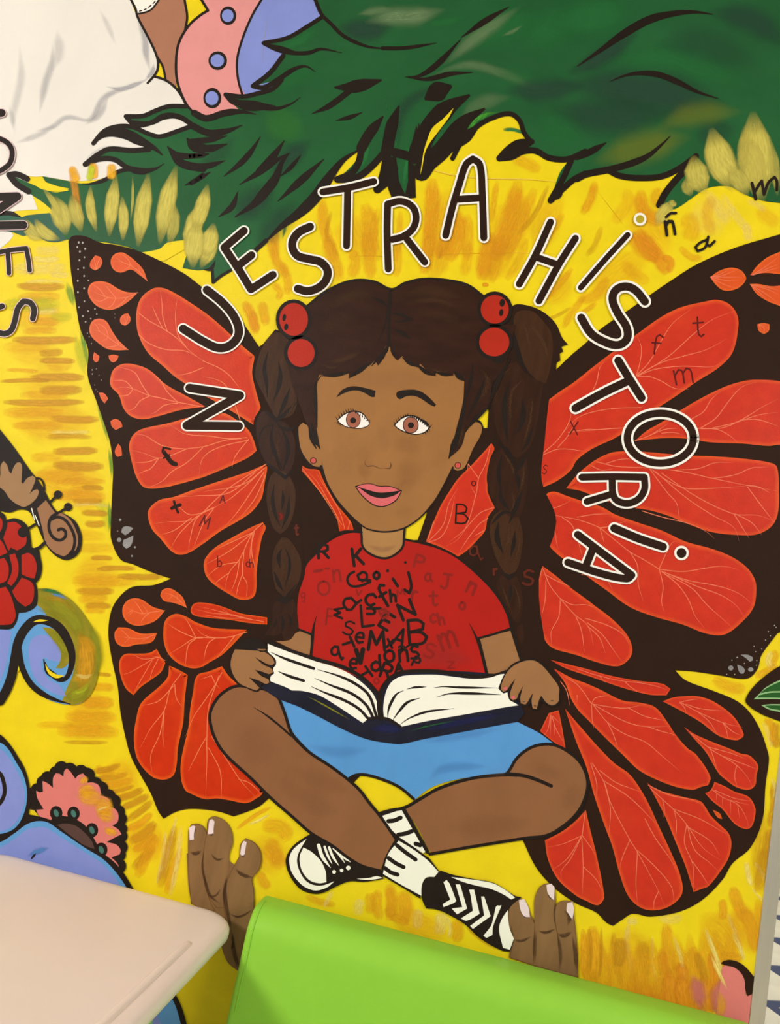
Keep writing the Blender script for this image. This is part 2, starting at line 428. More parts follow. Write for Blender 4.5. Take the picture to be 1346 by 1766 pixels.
mesh('raised_rim', bm, laminate, tab, 'raised rounded rim near the table end', True)
legm = plain('leg_green', (132, 186, 116), .4); plate = plain('leg_grey', (92, 88, 74), .5)
def ypt(x, y, Y):
    d = RGT*(x-W/2) - UPV*(y-H/2) + _f*F
    return CAM + d*((Y-CAM.y)/d.y)
lp = ypt(254, 1752, -.30)
for lx in (lp.x, -1.0):
    bm = bmesh.new(); box(bm, lx-.011, lx+.011, -.311, -.289, .03, .716, .004); box(bm, lx-.02, lx+.02, -.62, -.18, .0, .03, .006)
    mesh('leg', bm, legm, tab)
    bm = bmesh.new(); box(bm, lx-.05, lx-.012, -.32, -.27, .60, .7145, .004)
    mesh('bracket', bm, plate, tab)

# ------------------------------------------------------------------ bench
vinyl, nt, b = _base('green_vinyl', .40)
n = _noise(nt, 5, 3); nt.links.new(_mul(nt, lin((142, 198, 62)), n.outputs[0], .98, 1.02), b.inputs['Base Color'])
n2 = _noise(nt, 520, 2); bp = nt.nodes.new('ShaderNodeBump'); bp.inputs['Strength'].default_value = .22; bp.inputs['Distance'].default_value = .0006
nt.links.new(n2.outputs[0], bp.inputs['Height']); nt.links.new(bp.outputs[0], b.inputs['Normal'])
darkbase = plain('base_black', (38, 36, 34), .5)
BX0, BX1 = -.452, .632
ben = top('bench', (.09, -.3, 0), 'green vinyl bench with rounded backrest standing against the painted wall', 'bench')
def prism_x(prof, x0, x1, rc, seg=5):                          # a profile in y, z swept along x with softly rounded ends
    bm = bmesh.new(); prev = None
    cy = sum(p[0] for p in prof)/len(prof); cz = sum(p[1] for p in prof)/len(prof)
    st = [(x0+rc*(1-math.sin(R(90*k/seg))), rc*(1-math.cos(R(90-90*k/seg)))) for k in range(seg+1)]
    st = [(x0+rc*(1-math.cos(R(90*k/seg))), rc*(1-math.sin(R(90*k/seg)))) for k in range(seg+1)]
    st += [(x0+(x1-x0)*k/8, 0) for k in range(1, 8)]
    st += [(x1-rc*(1-math.cos(R(90-90*k/seg))), rc*(1-math.sin(R(90-90*k/seg)))) for k in range(seg+1)]
    n = len(prof)
    for x, ins in st:
        ring = []
        for i in range(n):
            a, p, c = prof[i-1], prof[i], prof[(i+1) % n]
            dx, dy = c[0]-a[0], c[1]-a[1]; l = math.hypot(dx, dy) or 1
            ring.append(bm.verts.new((x, p[0]-dy/l*ins, p[1]+dx/l*ins)))
        if prev:
            for k in range(n): bm.faces.new((prev[k], prev[(k+1) % n], ring[(k+1) % n], ring[k]))
        else: bm.faces.new(ring)
        prev = ring
    bm.faces.new(prev); bmesh.ops.recalc_face_normals(bm, faces=bm.faces); return bm
def arc(cy, cz, r, a0, a1, n=8, rz=None):
    return [(cy+r*math.cos(R(a0+(a1-a0)*k/n)), cz+(rz or r)*math.sin(R(a0+(a1-a0)*k/n))) for k in range(n+1)]
# counter clockwise in y, z: wall side up, over the top, down the front
prof = [(-.012, .361), (-.012, .60), (-.012, .78)]+arc(-.034, .786, .022, 0, 90, 5)+[(-.06, .8075)]+arc(-.075, .745, .052, 90, 180, 9, .062)+[(-.13, .68), (-.135, .60), (-.145, .44), (-.145, .361)]
mesh('backrest', prism_x(prof, BX0, BX1, .012), vinyl, ben, None, True)
sp = [(-.147, .361), (-.147, .44)]+arc(-.17, .43, .03, 0, 90, 4)+arc(-.56, .42, .04, 90, 180, 6)+arc(-.57, .385, .03, 180, 270, 4)
mesh('seat', prism_x(sp, BX0, BX1, .012), vinyl, ben, None, True)
bm = bmesh.new(); box(bm, BX0+.03, BX1-.03, -.54, -.03, 0, .36, .006)
mesh('base', bm, darkbase, ben, 'dark base')
bm = bmesh.new(); tube(bm, [(BX0+.016, y-.0006, z) for y, z in prof[9:-2]], [.0016]*len(prof[9:-2]), 6)
mesh('seam', bm, vinyl, ben)
# ------------------------------------------------------------------ the mural
mur = top('mural', (-.6, 0, 0), 'bright yellow wall mural of a girl with monarch butterfly wings reading an open book', 'mural')
# yellow ground
me = bpy.data.meshes.new('yellow_ground'); nx, nz = 12, 12
vs = [(-3.1+(.637+3.1)*i/nx, -LAY, .02+3.395*j/nz) for j in range(nz+1) for i in range(nx+1)]
me.from_pydata(vs, [], [(j*(nx+1)+i, j*(nx+1)+i+1, (j+1)*(nx+1)+i+1, (j+1)*(nx+1)+i) for j in range(nz) for i in range(nx)])
me.materials.append(MATS['yellow']); o = bpy.data.objects.new('yellow_ground', me); C.objects.link(o)
o.parent = mur; o.matrix_parent_inverse = PINV['mural']; o['label'] = 'yellow painted ground behind the figures'

# ---- brush strokes and painted seam shading on the yellow ground
B = Paint('strokes_and_seam_shade', mur, 'orange, ochre and pale brush strokes on the yellow ground, with canvas seams shaded in', 'stuff', 2)
k = [0]
def bs(mat, t, p, w, a=.9, blunt=False):
    k[0] += 1; B.soft(mat, t, p, w, 2+(k[0] % 14)*.3, a, blunt)
for t, p, w, mt, a in (('a2','60,560 250,560 450,570',70,'b_orange',.35),('a2','100,1000 300,1010 540,1000',80,'b_orange',.3),('a2','40,1240 300,1250 640,1260',90,'b_orange',.4),('a2','200,1620 420,1640 700,1640',80,'b_orange',.45),('a2','40,800 200,800 420,790',60,'b_orange',.25),
    ('a3','460,600 620,600 800,590',90,'b_orange',.4),('a3','420,1500 600,1520 760,1530',100,'b_orange',.45),('a3','420,80 560,60 720,60',60,'b_orange',.4),('a4','640,60 780,120 920,200',90,'b_orange',.45),('a4','860,620 960,520 1050,400',90,'b_orange',.45),
    ('c1','330,1731 400,1500 430,1250',70,'b_orange',.5),('c1','760,1731 850,1500 930,1260',80,'b_orange',.5),('c1','1010,1700 1100,1450 1200,1280',60,'b_orange',.35),('b1','1050,1400 1080,1550 1120,1731',80,'b_orange',.4),('c2','330,330 360,180 420,20',60,'b_orange',.4),('c2','640,330 760,150 860,20',80,'b_orange',.4),('c2','1050,480 1150,380 1250,260',60,'b_orange',.3),
    ('d1','350,1300 480,1500 620,1700',80,'b_orange',.35),('d1','800,1300 880,1450 940,1580',80,'b_pale',.3),('d2','60,480 250,300 500,100',70,'b_orange',.3),('d4','80,1240 300,1260 560,1230',100,'b_orange',.35),('d4','60,1160 85,1350 105,1640',38,'b_orange',0.65),('d4','145,1160 170,1350 190,1640',38,'b_orange',0.65),('d4','230,1160 255,1350 275,1640',38,'b_orange',0.65),('d4','315,1160 340,1350 360,1640',38,'b_orange',0.65),('d4','400,1160 425,1350 445,1640',38,'b_orange',0.65),('d4','485,1149 510,1339 530,1640',38,'b_orange',0.65),('d4','570,1139 595,1329 615,1640',38,'b_orange',0.65),('d4','655,1129 680,1319 700,1640',38,'b_orange',0.65),('d4','740,1119 765,1309 785,1640',38,'b_orange',0.65),('d4','825,1109 850,1299 870,1640',38,'b_orange',0.65),('d4','910,1098 935,1288 955,1640',38,'b_orange',0.65),('d4','995,1088 1020,1278 1040,1640',38,'b_orange',0.65),('d4','360,1360 380,1500 400,1700',36,'b_amber',0.85),('d4','440,1405 460,1500 480,1700',36,'b_amber',0.85),('d4','520,1399 540,1500 560,1700',36,'b_amber',0.85),('d4','600,1346 620,1500 640,1700',36,'b_amber',0.85),('d4','680,1377 700,1500 720,1700',36,'b_amber',0.85),('d4','760,1407 780,1500 800,1700',36,'b_amber',0.85),('d4','840,1390 860,1500 880,1700',36,'b_amber',0.85),('d4','920,1410 940,1500 960,1700',36,'b_amber',0.85),('d4','820,1000 960,1140 1040,1300',90,'b_orange',.45),('d4','790,1400 820,1520 840,1680',46,'b_pink',.75),('d4','930,1440 940,1540 960,1700',44,'b_pink',.7),('d4','1250,300 1240,560 1190,860',50,'b_ochre',.45),('d4','60,1100 90,1300 90,1480',60,'b_amber',.5),('d4','1060,900 1120,1080 1180,1280',70,'b_orange',.45),
    ('c4','20,940 200,1060 460,1160',60,'b_orange',.4),('b4','420,480 520,620 560,760',80,'b_orange',.35)): bs(mt, t, p, w, a)
for t, p, w, mt, a in (('c1','20,1025 160,1078 300,1122 480,1168 700,1188 1000,1196 1346,1230',1.6,'b_ochre',1),('c1','20,1019 160,1072 300,1116 480,1162 700,1182 1000,1190 1346,1224',1.2,'b_pale',1),('c2','250,150 600,144 900,140 1250,150',1.3,'b_ochre',.8),('d1','120,1250 260,1430 330,1520',1.3,'b_ochre',.8),('b2','1050,160 1200,160 1346,165',1.3,'b_ochre',.6)): bs(mt, t, p, w, a)  # canvas seams: shade and light of their relief painted as ochre and pale lines
# left column: flat sideways strokes
for y, x0, x1, mt, w, a in ((360,110,430,'b_ochre',17,.9),(330,160,430,'b_pale',9,.6),(430,120,400,'b_orange',22,.5),(520,180,390,'b_pale',14,.7),(600,200,390,'b_orange',18,.6),
    (660,150,380,'b_orange',16,.5),(715,80,510,'b_ochre',17,.95),(800,260,420,'b_ochre',16,.6),(855,260,500,'b_ochre',13,.9),(920,40,260,'b_orange',9,.6),(965,200,560,'b_ochre',17,.95),
    (990,0,330,'b_ochre',9,.9),(1050,260,545,'b_ochre',20,.8),(1080,130,450,'b_orange',18,.4),(1130,20,560,'b_ochre',14,.95),(1200,20,420,'b_orange',24,.5),(1240,330,660,'b_ochre',17,.85),
    (1290,80,420,'b_orange',18,.5),(1330,330,600,'b_pale',9,.7),(1360,300,610,'b_ochre',12,.5),(1450,350,650,'b_ochre',17,.9),(1550,350,690,'b_ochre',20,.9),(1500,200,420,'b_orange',22,.4),
    (1620,230,560,'b_orange',26,.5),(1700,540,690,'b_ochre',12,.7),(1660,380,700,'b_orange',14,.5),(240,80,440,'b_pale',26,.6),(180,200,400,'b_pale',14,.8),(120,230,400,'b_pale',20,.6),
    (290,330,460,'b_pale',14,.6),(480,20,400,'b_chart',30,.5),(560,330,480,'b_chart',20,.4),(760,20,330,'b_orange',26,.3),(880,300,480,'b_orange',22,.4)):
    bs(mt, 'a2', f'{x0},{y+random.randint(-6,6)} {(x0+x1)//2},{y+random.randint(-8,8)} {x1},{y+random.randint(-6,6)}', w, a, True)
for y, x0, x1, mt, w, a in ((60,330,700,'b_orange',22,.7),(90,480,680,'b_ochre',12,.8),(170,540,720,'b_ochre',14,.8),(240,560,700,'b_ochre',16,.7),(320,300,700,'b_orange',26,.35),(400,480,760,'b_orange',22,.35),
    (470,600,750,'b_ochre',11,.8),(545,640,900,'b_ochre',11,.9),(590,780,1090,'b_ochre',14,.8),(620,480,900,'b_orange',26,.5),(690,500,760,'b_ochre',16,.7),(790,560,740,'b_ochre',14,.8),(740,520,720,'b_orange',22,.5),
    (820,560,700,'b_orange',16,.5),(1240,640,740,'b_ochre',9,.7),(1330,600,760,'b_orange',18,.6),(1430,540,760,'b_orange',26,.7),(1520,430,780,'b_orange',26,.5),(1620,380,790,'b_orange',30,.6),(1690,420,720,'b_ochre',9,.5),(120,470,740,'b_pale',7,.5),(1580,240,500,'b_orange',16,.35)):
    bs(mt, 'a3', f'{x0},{y} {(x0+x1)//2},{y+random.randint(-8,8)} {x1},{y+random.randint(-4,8)}', w, a, True)
for p, mt, w, a in (('600,60 720,40 800,10','b_ochre',13,.6),('640,100 760,95 850,70','b_ochre',13,.7),('680,140 780,140 880,110','b_orange',16,.7),('700,190 800,180 890,150','b_ochre',9,.7),('770,240 880,210 950,170','b_ochre',16,.8),
    ('800,300 900,260 990,210','b_ochre',16,.8),('840,380 930,320 1010,250','b_ochre',16,.7),('840,440 930,400 1010,330','b_orange',16,.8),('860,520 960,470 1030,390','b_ochre',22,.8),('880,580 960,540 1030,470','b_orange',18,.7),
    ('910,760 960,640 1040,480','b_orange',24,.6),('1040,800 1080,640 1100,450','b_pale',9,.8),('1060,830 1110,640 1160,420','b_ochre',22,.6),('1100,870 1150,700 1200,560','b_orange',18,.6),('1130,880 1180,640 1200,420','b_pale',12,.7),('1080,760 1120,560 1170,360','b_pale',8,.9),
    ('880,700 960,620 1020,560','b_ochre',20,.6),('630,30 700,60 760,50','b_orange',20,.5)):
    bs(mt, 'a4', p, w, a, True)
for p, mt, w, a in (('300,440 420,350 530,290','b_orange',9,.7),('380,410 450,380 520,340','b_pale',6,.9),('470,420 600,430 640,520','b_orange',34,.5),('480,560 560,620 600,700','b_orange',34,.4),('450,720 480,790 520,830','b_orange',22,.6),
    ('520,500 560,600 560,680','b_orange',30,.45),('880,960 910,900 940,850','b_pale',10,.6),('1130,900 1110,950 1110,1010','b_pale',20,.6),('1240,840 1230,930 1250,1040','b_orange',24,.6),('1180,860 1190,940 1180,1000','b_orange',22,.5),('1310,830 1330,930 1320,1040','b_orange',22,.5),
    ('760,880 850,920 960,940','b_orange',16,.5)):
    bs(mt, 'b4', p, w, a, True)
for p, mt, w, a in (('40,800 60,900 50,1050','b_orange',26,.6),('130,850 150,950 130,1060','b_orange',34,.7),('240,970 230,1040 240,1100','b_pale',22,.8),('380,990 390,1060 370,1140','b_pale',26,.7),('430,1020 450,1090 440,1160','b_pale',9,.7),('480,1040 500,1110 490,1190','b_orange',26,.6),('20,960 90,1030 180,1060','b_orange',18,.6),
    ('1330,1100 1340,1250 1330,1420','b_orange',14,.8),('560,1080 640,1150 760,1230','b_orange',14,.4)):
    bs(mt, 'c4', p, w, a, True)
for p, mt, w, a in (('100,1080 110,1250 110,1440','b_orange',30,.85),('80,1100 90,1250 80,1400','b_ochre',9,.5),('160,1090 160,1250 150,1420','b_ochre',7,.5),('280,1160 290,1250 270,1350','b_ochre',26,.8),('240,1120 250,1300 290,1480','b_ochre',14,.6),('340,1060 330,1200 370,1400','b_pale',12,.7),
    ('440,1180 440,1280 470,1420','b_ochre',28,.6),('400,1380 420,1450 380,1500','b_orange',34,.8),('500,1150 500,1300 530,1480','b_pale',6,.7),('590,1060 600,1200 620,1400','b_orange',26,.7),('560,1230 570,1350 600,1480','b_amber',24,.5),('640,1150 690,1300 720,1480','b_pale',9,.5),
    ('690,1320 700,1450 690,1600','b_amber',30,.7),('760,1220 790,1400 780,1620','b_orange',26,.7),('790,1260 840,1400 850,1480','b_ochre',20,.6),('880,1260 920,1430 900,1650','b_amber',24,.8),('850,1100 920,1280 1010,1520','b_pale',10,.85),('940,1280 1010,1280 1100,1300','b_orange',18,.6),
    ('960,900 970,980 960,1040','b_orange',18,.8),('1030,820 1060,920 1120,1060','b_orange',26,.8),('1100,960 1160,1100 1190,1260','b_orange',30,.7),('1000,1000 1060,1150 1110,1310','b_pale',9,.6),('1030,1130 1080,1220 1110,1310','b_pale',10,.8),('1120,650 1140,760 1160,820','b_pale',12,.8),
    ('1180,660 1220,720 1260,800','b_pale',8,.6),('1240,560 1230,700 1200,860','b_ochre',28,.5),('1300,130 1310,260 1280,420','b_ochre',20,.7),('1290,100 1320,180 1300,240','b_pale',10,.6),('1280,440 1270,560 1250,640','b_ochre',24,.5),('540,1000 600,1040 700,1020','b_pale',20,.4),
    ('1200,900 1220,1060 1210,1240','b_orange',22,.6),('330,1040 370,1050 400,1040','b_pale',16,.6),('1160,830 1200,880 1240,920','b_pale',6,.6),('640,1330 700,1400 640,1560','b_amber',22,.5)):
    bs(mt, 'd4', p, w, a, True)
for p, mt, w, a in (('480,1400 540,1500 560,1731','b_orange',20,.7),('870,1320 880,1500 960,1731','b_orange',24,.7),('930,1400 900,1560 980,1700','b_ochre',10,.4),('1150,1350 1190,1500 1180,1731','b_orange',34,.6),('1240,1380 1210,1560 1250,1731','b_orange',20,.4)):
    bs(mt, 'b1', p, w, a, True)
for p, mt, w, a in (('520,20 560,180 640,300','b_orange',22,.6),('600,200 640,320 640,420','b_orange',20,.5),('900,30 940,180 990,320','b_orange',30,.6),('1060,120 1090,200 1060,300','b_orange',26,.5),('1160,0 1180,160 1190,310','b_orange',28,.6),('350,460 400,560 430,680','b_amber',22,.6),('470,460 480,540 500,620','b_orange',22,.6),
    ('400,520 420,600 440,660','b_orange',20,.5),('540,340 590,400 570,450','b_orange',16,.5)):
    bs(mt, 'b2', p, w, a, True)
for p, mt, w, a in (('330,1180 330,1350 300,1731','b_amber',34,.6),('490,1400 500,1560 440,1731','b_amber',36,.6),('900,1200 850,1450 740,1731','b_amber',36,.6),('1010,1250 930,1450 820,1731','b_orange',26,.55),('760,1200 740,1340 720,1480','b_orange',14,.5),('860,1040 950,1080 1050,1130','b_orange',26,.4),
    ('1200,1420 1100,1560 1020,1731','b_orange',20,.4),('1100,1230 1010,1420 900,1560','b_ochre',12,.5),('120,1400 110,1560 90,1731','b_orange',16,.4),('560,1420 570,1560 560,1731','b_orange',24,.5)):
    bs(mt, 'c1', p, w, a, True)
for p, mt, w, a in (('420,0 390,120 370,180','b_amber',22,.6),('310,20 290,180 270,280','b_orange',26,.6),('720,0 690,160 660,320','b_amber',34,.65),('820,20 760,180 720,340','b_orange',26,.5),('660,350 690,350 700,340','b_amber',10,.7),('960,40 900,200 820,320','b_orange',20,.4),('560,60 560,180 540,290','b_orange',26,.4),
    ('1260,240 1180,340 1060,460','b_orange',14,.6),('1346,420 1240,560 1200,640','b_orange',16,.5),('1250,500 1150,560 1100,570','b_ochre',8,.4),('100,60 100,200 90,300','b_orange',20,.4)):
    bs(mt, 'c2', p, w, a, True)
for p, mt, w, a in (('120,1200 90,1320 30,1420','b_amber',20,.5),('420,1260 440,1400 560,1480','b_amber',30,.55),('400,1520 440,1620 540,1731','b_amber',34,.65),('560,1250 520,1320 560,1350','b_orange',26,.5),('700,1430 760,1500 740,1600','b_orange',40,.4),('860,1270 950,1400 1010,1480','b_pale',26,.4),('960,1290 1060,1440 1150,1540','b_pale',20,.4),
    ('330,1250 330,1350 240,1480','b_orange',30,.3),('1120,1480 1130,1540 1140,1600','b_pale',20,.5),('900,1300 860,1420 900,1560','b_orange',26,.35),('1200,1380 1260,1440 1340,1480','b_orange',30,.3),('160,1500 120,1620 60,1700','b_ochre',14,.35),('1250,1400 1200,1360 1130,1330','b_pale',14,.4)):
    bs(mt, 'd1', p, w, a, True)
for p, mt, w, a in (('420,20 520,140 600,280','b_amber',30,.75),('350,0 430,120 540,170','b_orange',30,.6),('560,170 620,190 610,270','b_amber',16,.7),('0,450 120,420 200,300','b_orange',24,.5),('0,560 60,520 130,470','b_orange',12,.5),('300,200 380,280 480,330','b_orange',26,.35),('680,100 760,170 830,170','b_orange',16,.5)):
    bs(mt, 'd2', p, w, a, True)
for p, mt, w, a in (('900,1270 1020,1330 1120,1340','b_orange',26,.5),('1290,1090 1270,1150 1300,1200','b_pale',16,.7),('1180,1260 1240,1230 1330,1180','b_orange',16,.6),('1320,1560 1310,1650 1330,1731','b_ochre',22,.8),('1230,1560 1270,1640 1290,1731','b_pale',12,.5),('1240,1540 1290,1580 1300,1700','b_orange',16,.7),('1300,1080 1320,1120 1290,1180','b_orange',14,.5)):
    bs(mt, 'd3', p, w, a, True)
# green smudges along the left wing edge
for p, mt, w, a in (('530,640 560,760 585,900','b_lime',10,.8),('440,330 470,420 490,500','b_lime',16,.6),('640,1130 690,1260 720,1400','b_lime',12,.6),('720,1430 740,1540 740,1640','b_lime',10,.7),('500,680 540,820 560,950','b_chart',22,.6)): bs(mt, 'a2', p, w, a)
for p, mt, w, a in (('720,90 730,200 720,300','b_lime',9,.7),('600,60 700,160 720,320','b_chart',26,.4)): bs(mt, 'a3', p, w, a)
bs('b_green', 'px', '495,380 489,405 488,412', 8, .9); bs('b_green', 'c1', '800,860 870,860 945,885', 8, .95, True); bs('b_olive', 'c2', '400,90 390,130 370,190', 6, .8)
B.done()

# ---- white dress, arm, cuff at the upper left
D = Paint('painted_dress', mur, 'white painted skirt with soft grey folds at the upper left', L=8)
D.fill('dress', 'a1', '-500,-500! 700,-500! 865,0 905,100 1000,280 1045,400 1040,470 1020,505 1100,530 1180,600 1240,720 1330,790! 1330,900! 1000,1010 860,1100 760,1150 650,1190 480,1200 380,1185 280,1168! 240,1172 190,1168! 190,1240 225,1320 250,1390! 140,1395 60,1410 0,1440! 90,1560 60,1600 0,1650! -500,1650!')
for p, w, a in (('350,300 340,430 300,560 260,760','20',.5),('100,900 90,760 140,520 130,300','22',.3),('230,870 350,840 440,780 600,800','14',.5),('480,790 600,790 680,660 760,610 900,575','16',.6),('700,575 800,590 900,560 990,520','12',.9),('1000,480 970,360 960,240 900,80','18',.7),
    ('380,200 390,340 350,470','30',.3),('660,60 720,180 770,300','14',.25),('560,830 660,760 720,640','16',.5),('90,860 80,780 60,700','14',.3),('100,950 240,900 380,830','16',.4),('560,1060 660,1000 760,960','14',.3),('1020,420 1010,480 960,530','12',.8)):
    D.soft('b_grey', 'a1', p, float(w), 9, a)
D.done()
A = Paint('painted_arm', mur, 'brown painted arm with a white stitched cuff at the top', L=10)
A.fill('skin_top', 'a1', '905,90! 1010,60 1075,-40! 1080,-400! 1240,-400! 1225,0 1242,110 1225,200 1180,300 1165,450 1172,590! 1105,530! 1080,430 1045,380 1000,280')
A.fill('white', 'a1', '840,-40! 1080,-40! 1010,55 970,78 912,90!', 11)
A.line('ink', 'a1', '1068,-20 1010,58 970,80 915,92', 3.2, 12); A.line('ink', 'a1', '1205,-200 1225,0 1242,110 1228,200', 4, 12)
A.line('ink', 'a1', '840,-60 875,10 900,60 912,110 1000,280 1045,390 1045,460 1020,505 980,550', 4.2, 12); A.line('ink', 'a1', '1020,505 1105,535 1180,600 1240,700', 4.5, 12); A.line('ink', 'a1', '1045,380 1080,440 1098,520', 4, 12)
for p in ('1030,8 1016,24','1002,36 986,48','970,58 956,66','940,70 926,74'): A.line('ink', 'a1', p, 2, 12)
A.done()
D = Paint('painted_vase', mur, 'pink painted shape with blue ringed dots', L=10)
D.fill('pink', 'px', '340,-120! 345,-5! 358,17! 348,24 325,44 309,73 304,104 305,140 320,177 337,196 354,202 411,192! 430,175! 416,150 411,130 409,104 418,68 434,29 455,-5! 460,-120!')
D.line('ink', 'px', '338,-20 345,-5 359,18! 346,26 326,44 309,73 304,104 306,140 320,177 338,197 356,201', 4.6, 11); D.line('ink', 'px', '470,-30 452,-2 434,29 418,68 409,104 411,138 419,166', 4, 11)
for c, rx, ry in (((245,104),54,62),((176,402),62,62),((140,651),60,68)):
    D.disc('ink', 'b1', c, rx, ry, 11); D.disc('periwinkle', 'b1', (c[0]-3, c[1]), rx*.72, ry*.68, 12)
D.done()
D = Paint('painted_sky_panel', mur, 'periwinkle blue painted panel beside the pink shape', L=8)
D.fill('periwinkle', 'px', '460,-120! 455,-5 434,29 418,68 409,104 411,138 421,172! 520,150! 560,20! 540,-120!', sm=False); D.soft('b_grey', 'px', '463,20 455,80 452,120', 3, 9, .6); D.done()

# ---- green foliage
FO = Paint('foliage', mur, 'dark green painted foliage with black leaf lines across the top', L=13)
FO.fill('foliage', 'px', '470,-160! 535,-30 543,-3 555,28! 530,47 496,65 455,74! 475,84 491,92! 488,96 465,125 437,148! 470,140 490,135 455,158 420,165 389,162! 400,177 411,188! 374,194 353,203 338,199 320,183! 291,183 247,200 217,201! 229,212 250,216 281,207 307,205 329,217! 304,226 276,234 255,229 229,218 203,218 182,229 161,247! 182,237 208,237 234,247 258,258! 226,260 187,256 166,268 147,284! 172,274 198,276 219,289! 198,299 172,312 146,317 117,312 73,304! 81,315 120,325! 100,332 83,329 65,322 17,301! 30,320 50,333 86,359 100,385 112,412! 140,420! 172,417 221,426 243,436! 262,434 276,429 330,413! 322,440 315,462! 340,466 353,465! 366,462! 366,488! 380,475 396,468 430,450 459,416! 480,400 509,377 546,338 580,294 597,270 621,257! 612,280 582,309! 600,309 625,295 665,260! 661,290 651,328! 664,318 671,312! 675,340! 716,340! 717,281! 722,279! 727,282! 725,305! 745,284 764,260! 762,272! 782,255! 780,277! 800,242 829,218 858,203 878,199 894,208 902,229 911,242! 895,250 878,258 861,274! 894,268 917,264 941,273 980,278! 965,300 950,347! 972,328 990,315 1010,306 1030,302 1048,299! 1069,308 1100,311 1142,308 1175,291 1188,284! 1165,310 1138,355! 1153,362! 1168,359 1199,338 1217,326 1238,321 1261,322 1285,335 1316,346 1346,350! 1600,350! 1600,-160!', sub=4)
# soft painted variation
for mt, t, p, w, a in (('b_dark','b1','800,930 660,1040 520,1200',52,.7),('b_dark','b1','1346,170 1150,200 960,180',56,.8),('b_dark','b1','560,1240 420,1340 300,1480',70,.6),('b_green','b1','560,330 700,280 860,170',30,.7),('b_green','b1','900,400 760,470 480,640',60,.5),('b_lime','b1','480,740 620,830 760,900',70,.25),
    ('b_sage','c1','-120,150 60,110 200,110 420,60',46,.8),('b_sage','b1','1100,95 1240,70 1346,60',22,.6),('b_green','c1','250,170 400,150 600,100',24,.6),('b_sage','c1','400,440 620,250 920,40',34,.65),('b_green','c1','500,330 800,180 1100,100',90,.6),('b_sage','c1','300,510 560,430 780,480 1000,570 1150,585',24,.5),('b_sage','c1','790,240 860,210 930,170',9,.6),
    ('b_green','c1','700,440 900,520 1100,540 1300,460',40,.45),('b_dark','c1','800,600 1050,600 1346,560',60,.7),('b_dark','c1','100,1000 140,720 400,540',30,.5),('b_sage','c1','500,830 650,690 860,640',40,.4),('b_lime','c1','530,920 640,780 780,740',9,1),('b_lime','c1','640,800 700,750 720,740',8,.9),('b_green','c1','130,1290 150,1150 190,900',14,.9),('b_green','c1','20,620 80,900 90,1150',26,.4),
    ('b_green','d1','1250,620 900,480 540,380 100,480',70,.6),('b_dark','d1','-100,560 300,580 700,640 1000,700',110,.75),('b_dark','d1','-200,720 200,780 620,760',90,.6),('b_olive','d1','520,860 760,760 1100,740',60,.3),('b_dark','d1','1400,300 1150,130 860,80',70,.6),('b_green','c1','1346,60 1150,180 860,300',120,.6),('b_dark','d1','-80,500 160,380 420,200',44,.75),
    ('b_green','d1','-200,160 60,120 420,40',110,.7),('b_olive','d1','100,1080 420,980 760,900',80,.35),('b_green','c1','1050,700 1150,860 1346,960',90,.45),('b_green','b1','1180,900 1150,1050 1060,1160',16,.9),('b_dark','d1','500,300 800,280 1200,420',90,.3),('b_dark','d1','800,960 880,880 1060,860',60,.4),('b_dark','b1','700,1330 560,1500 420,1640',60,.5),('b_dark','b1','300,900 160,1040 20,1120',40,.35)):
    FO.soft(mt, t, p, float(w), 14.2+random.random()*.5, a)
FO.fill('teal', 'a1', '-60,1420! 0,1428 60,1405 140,1440 180,1428 330,1412 375,1470 410,1540 440,1590! 380,1605 310,1600 220,1560 150,1565! 80,1540 0,1530 -60,1530!', 12)
FO.fill('teal', 'd1', '740,1105! 790,1040! 900,1200! 720,1310! 650,1385! 600,1390! 545,1360! 620,1230', 12, sm=False)
FO.done()
FOL = bpy.data.objects['foliage']
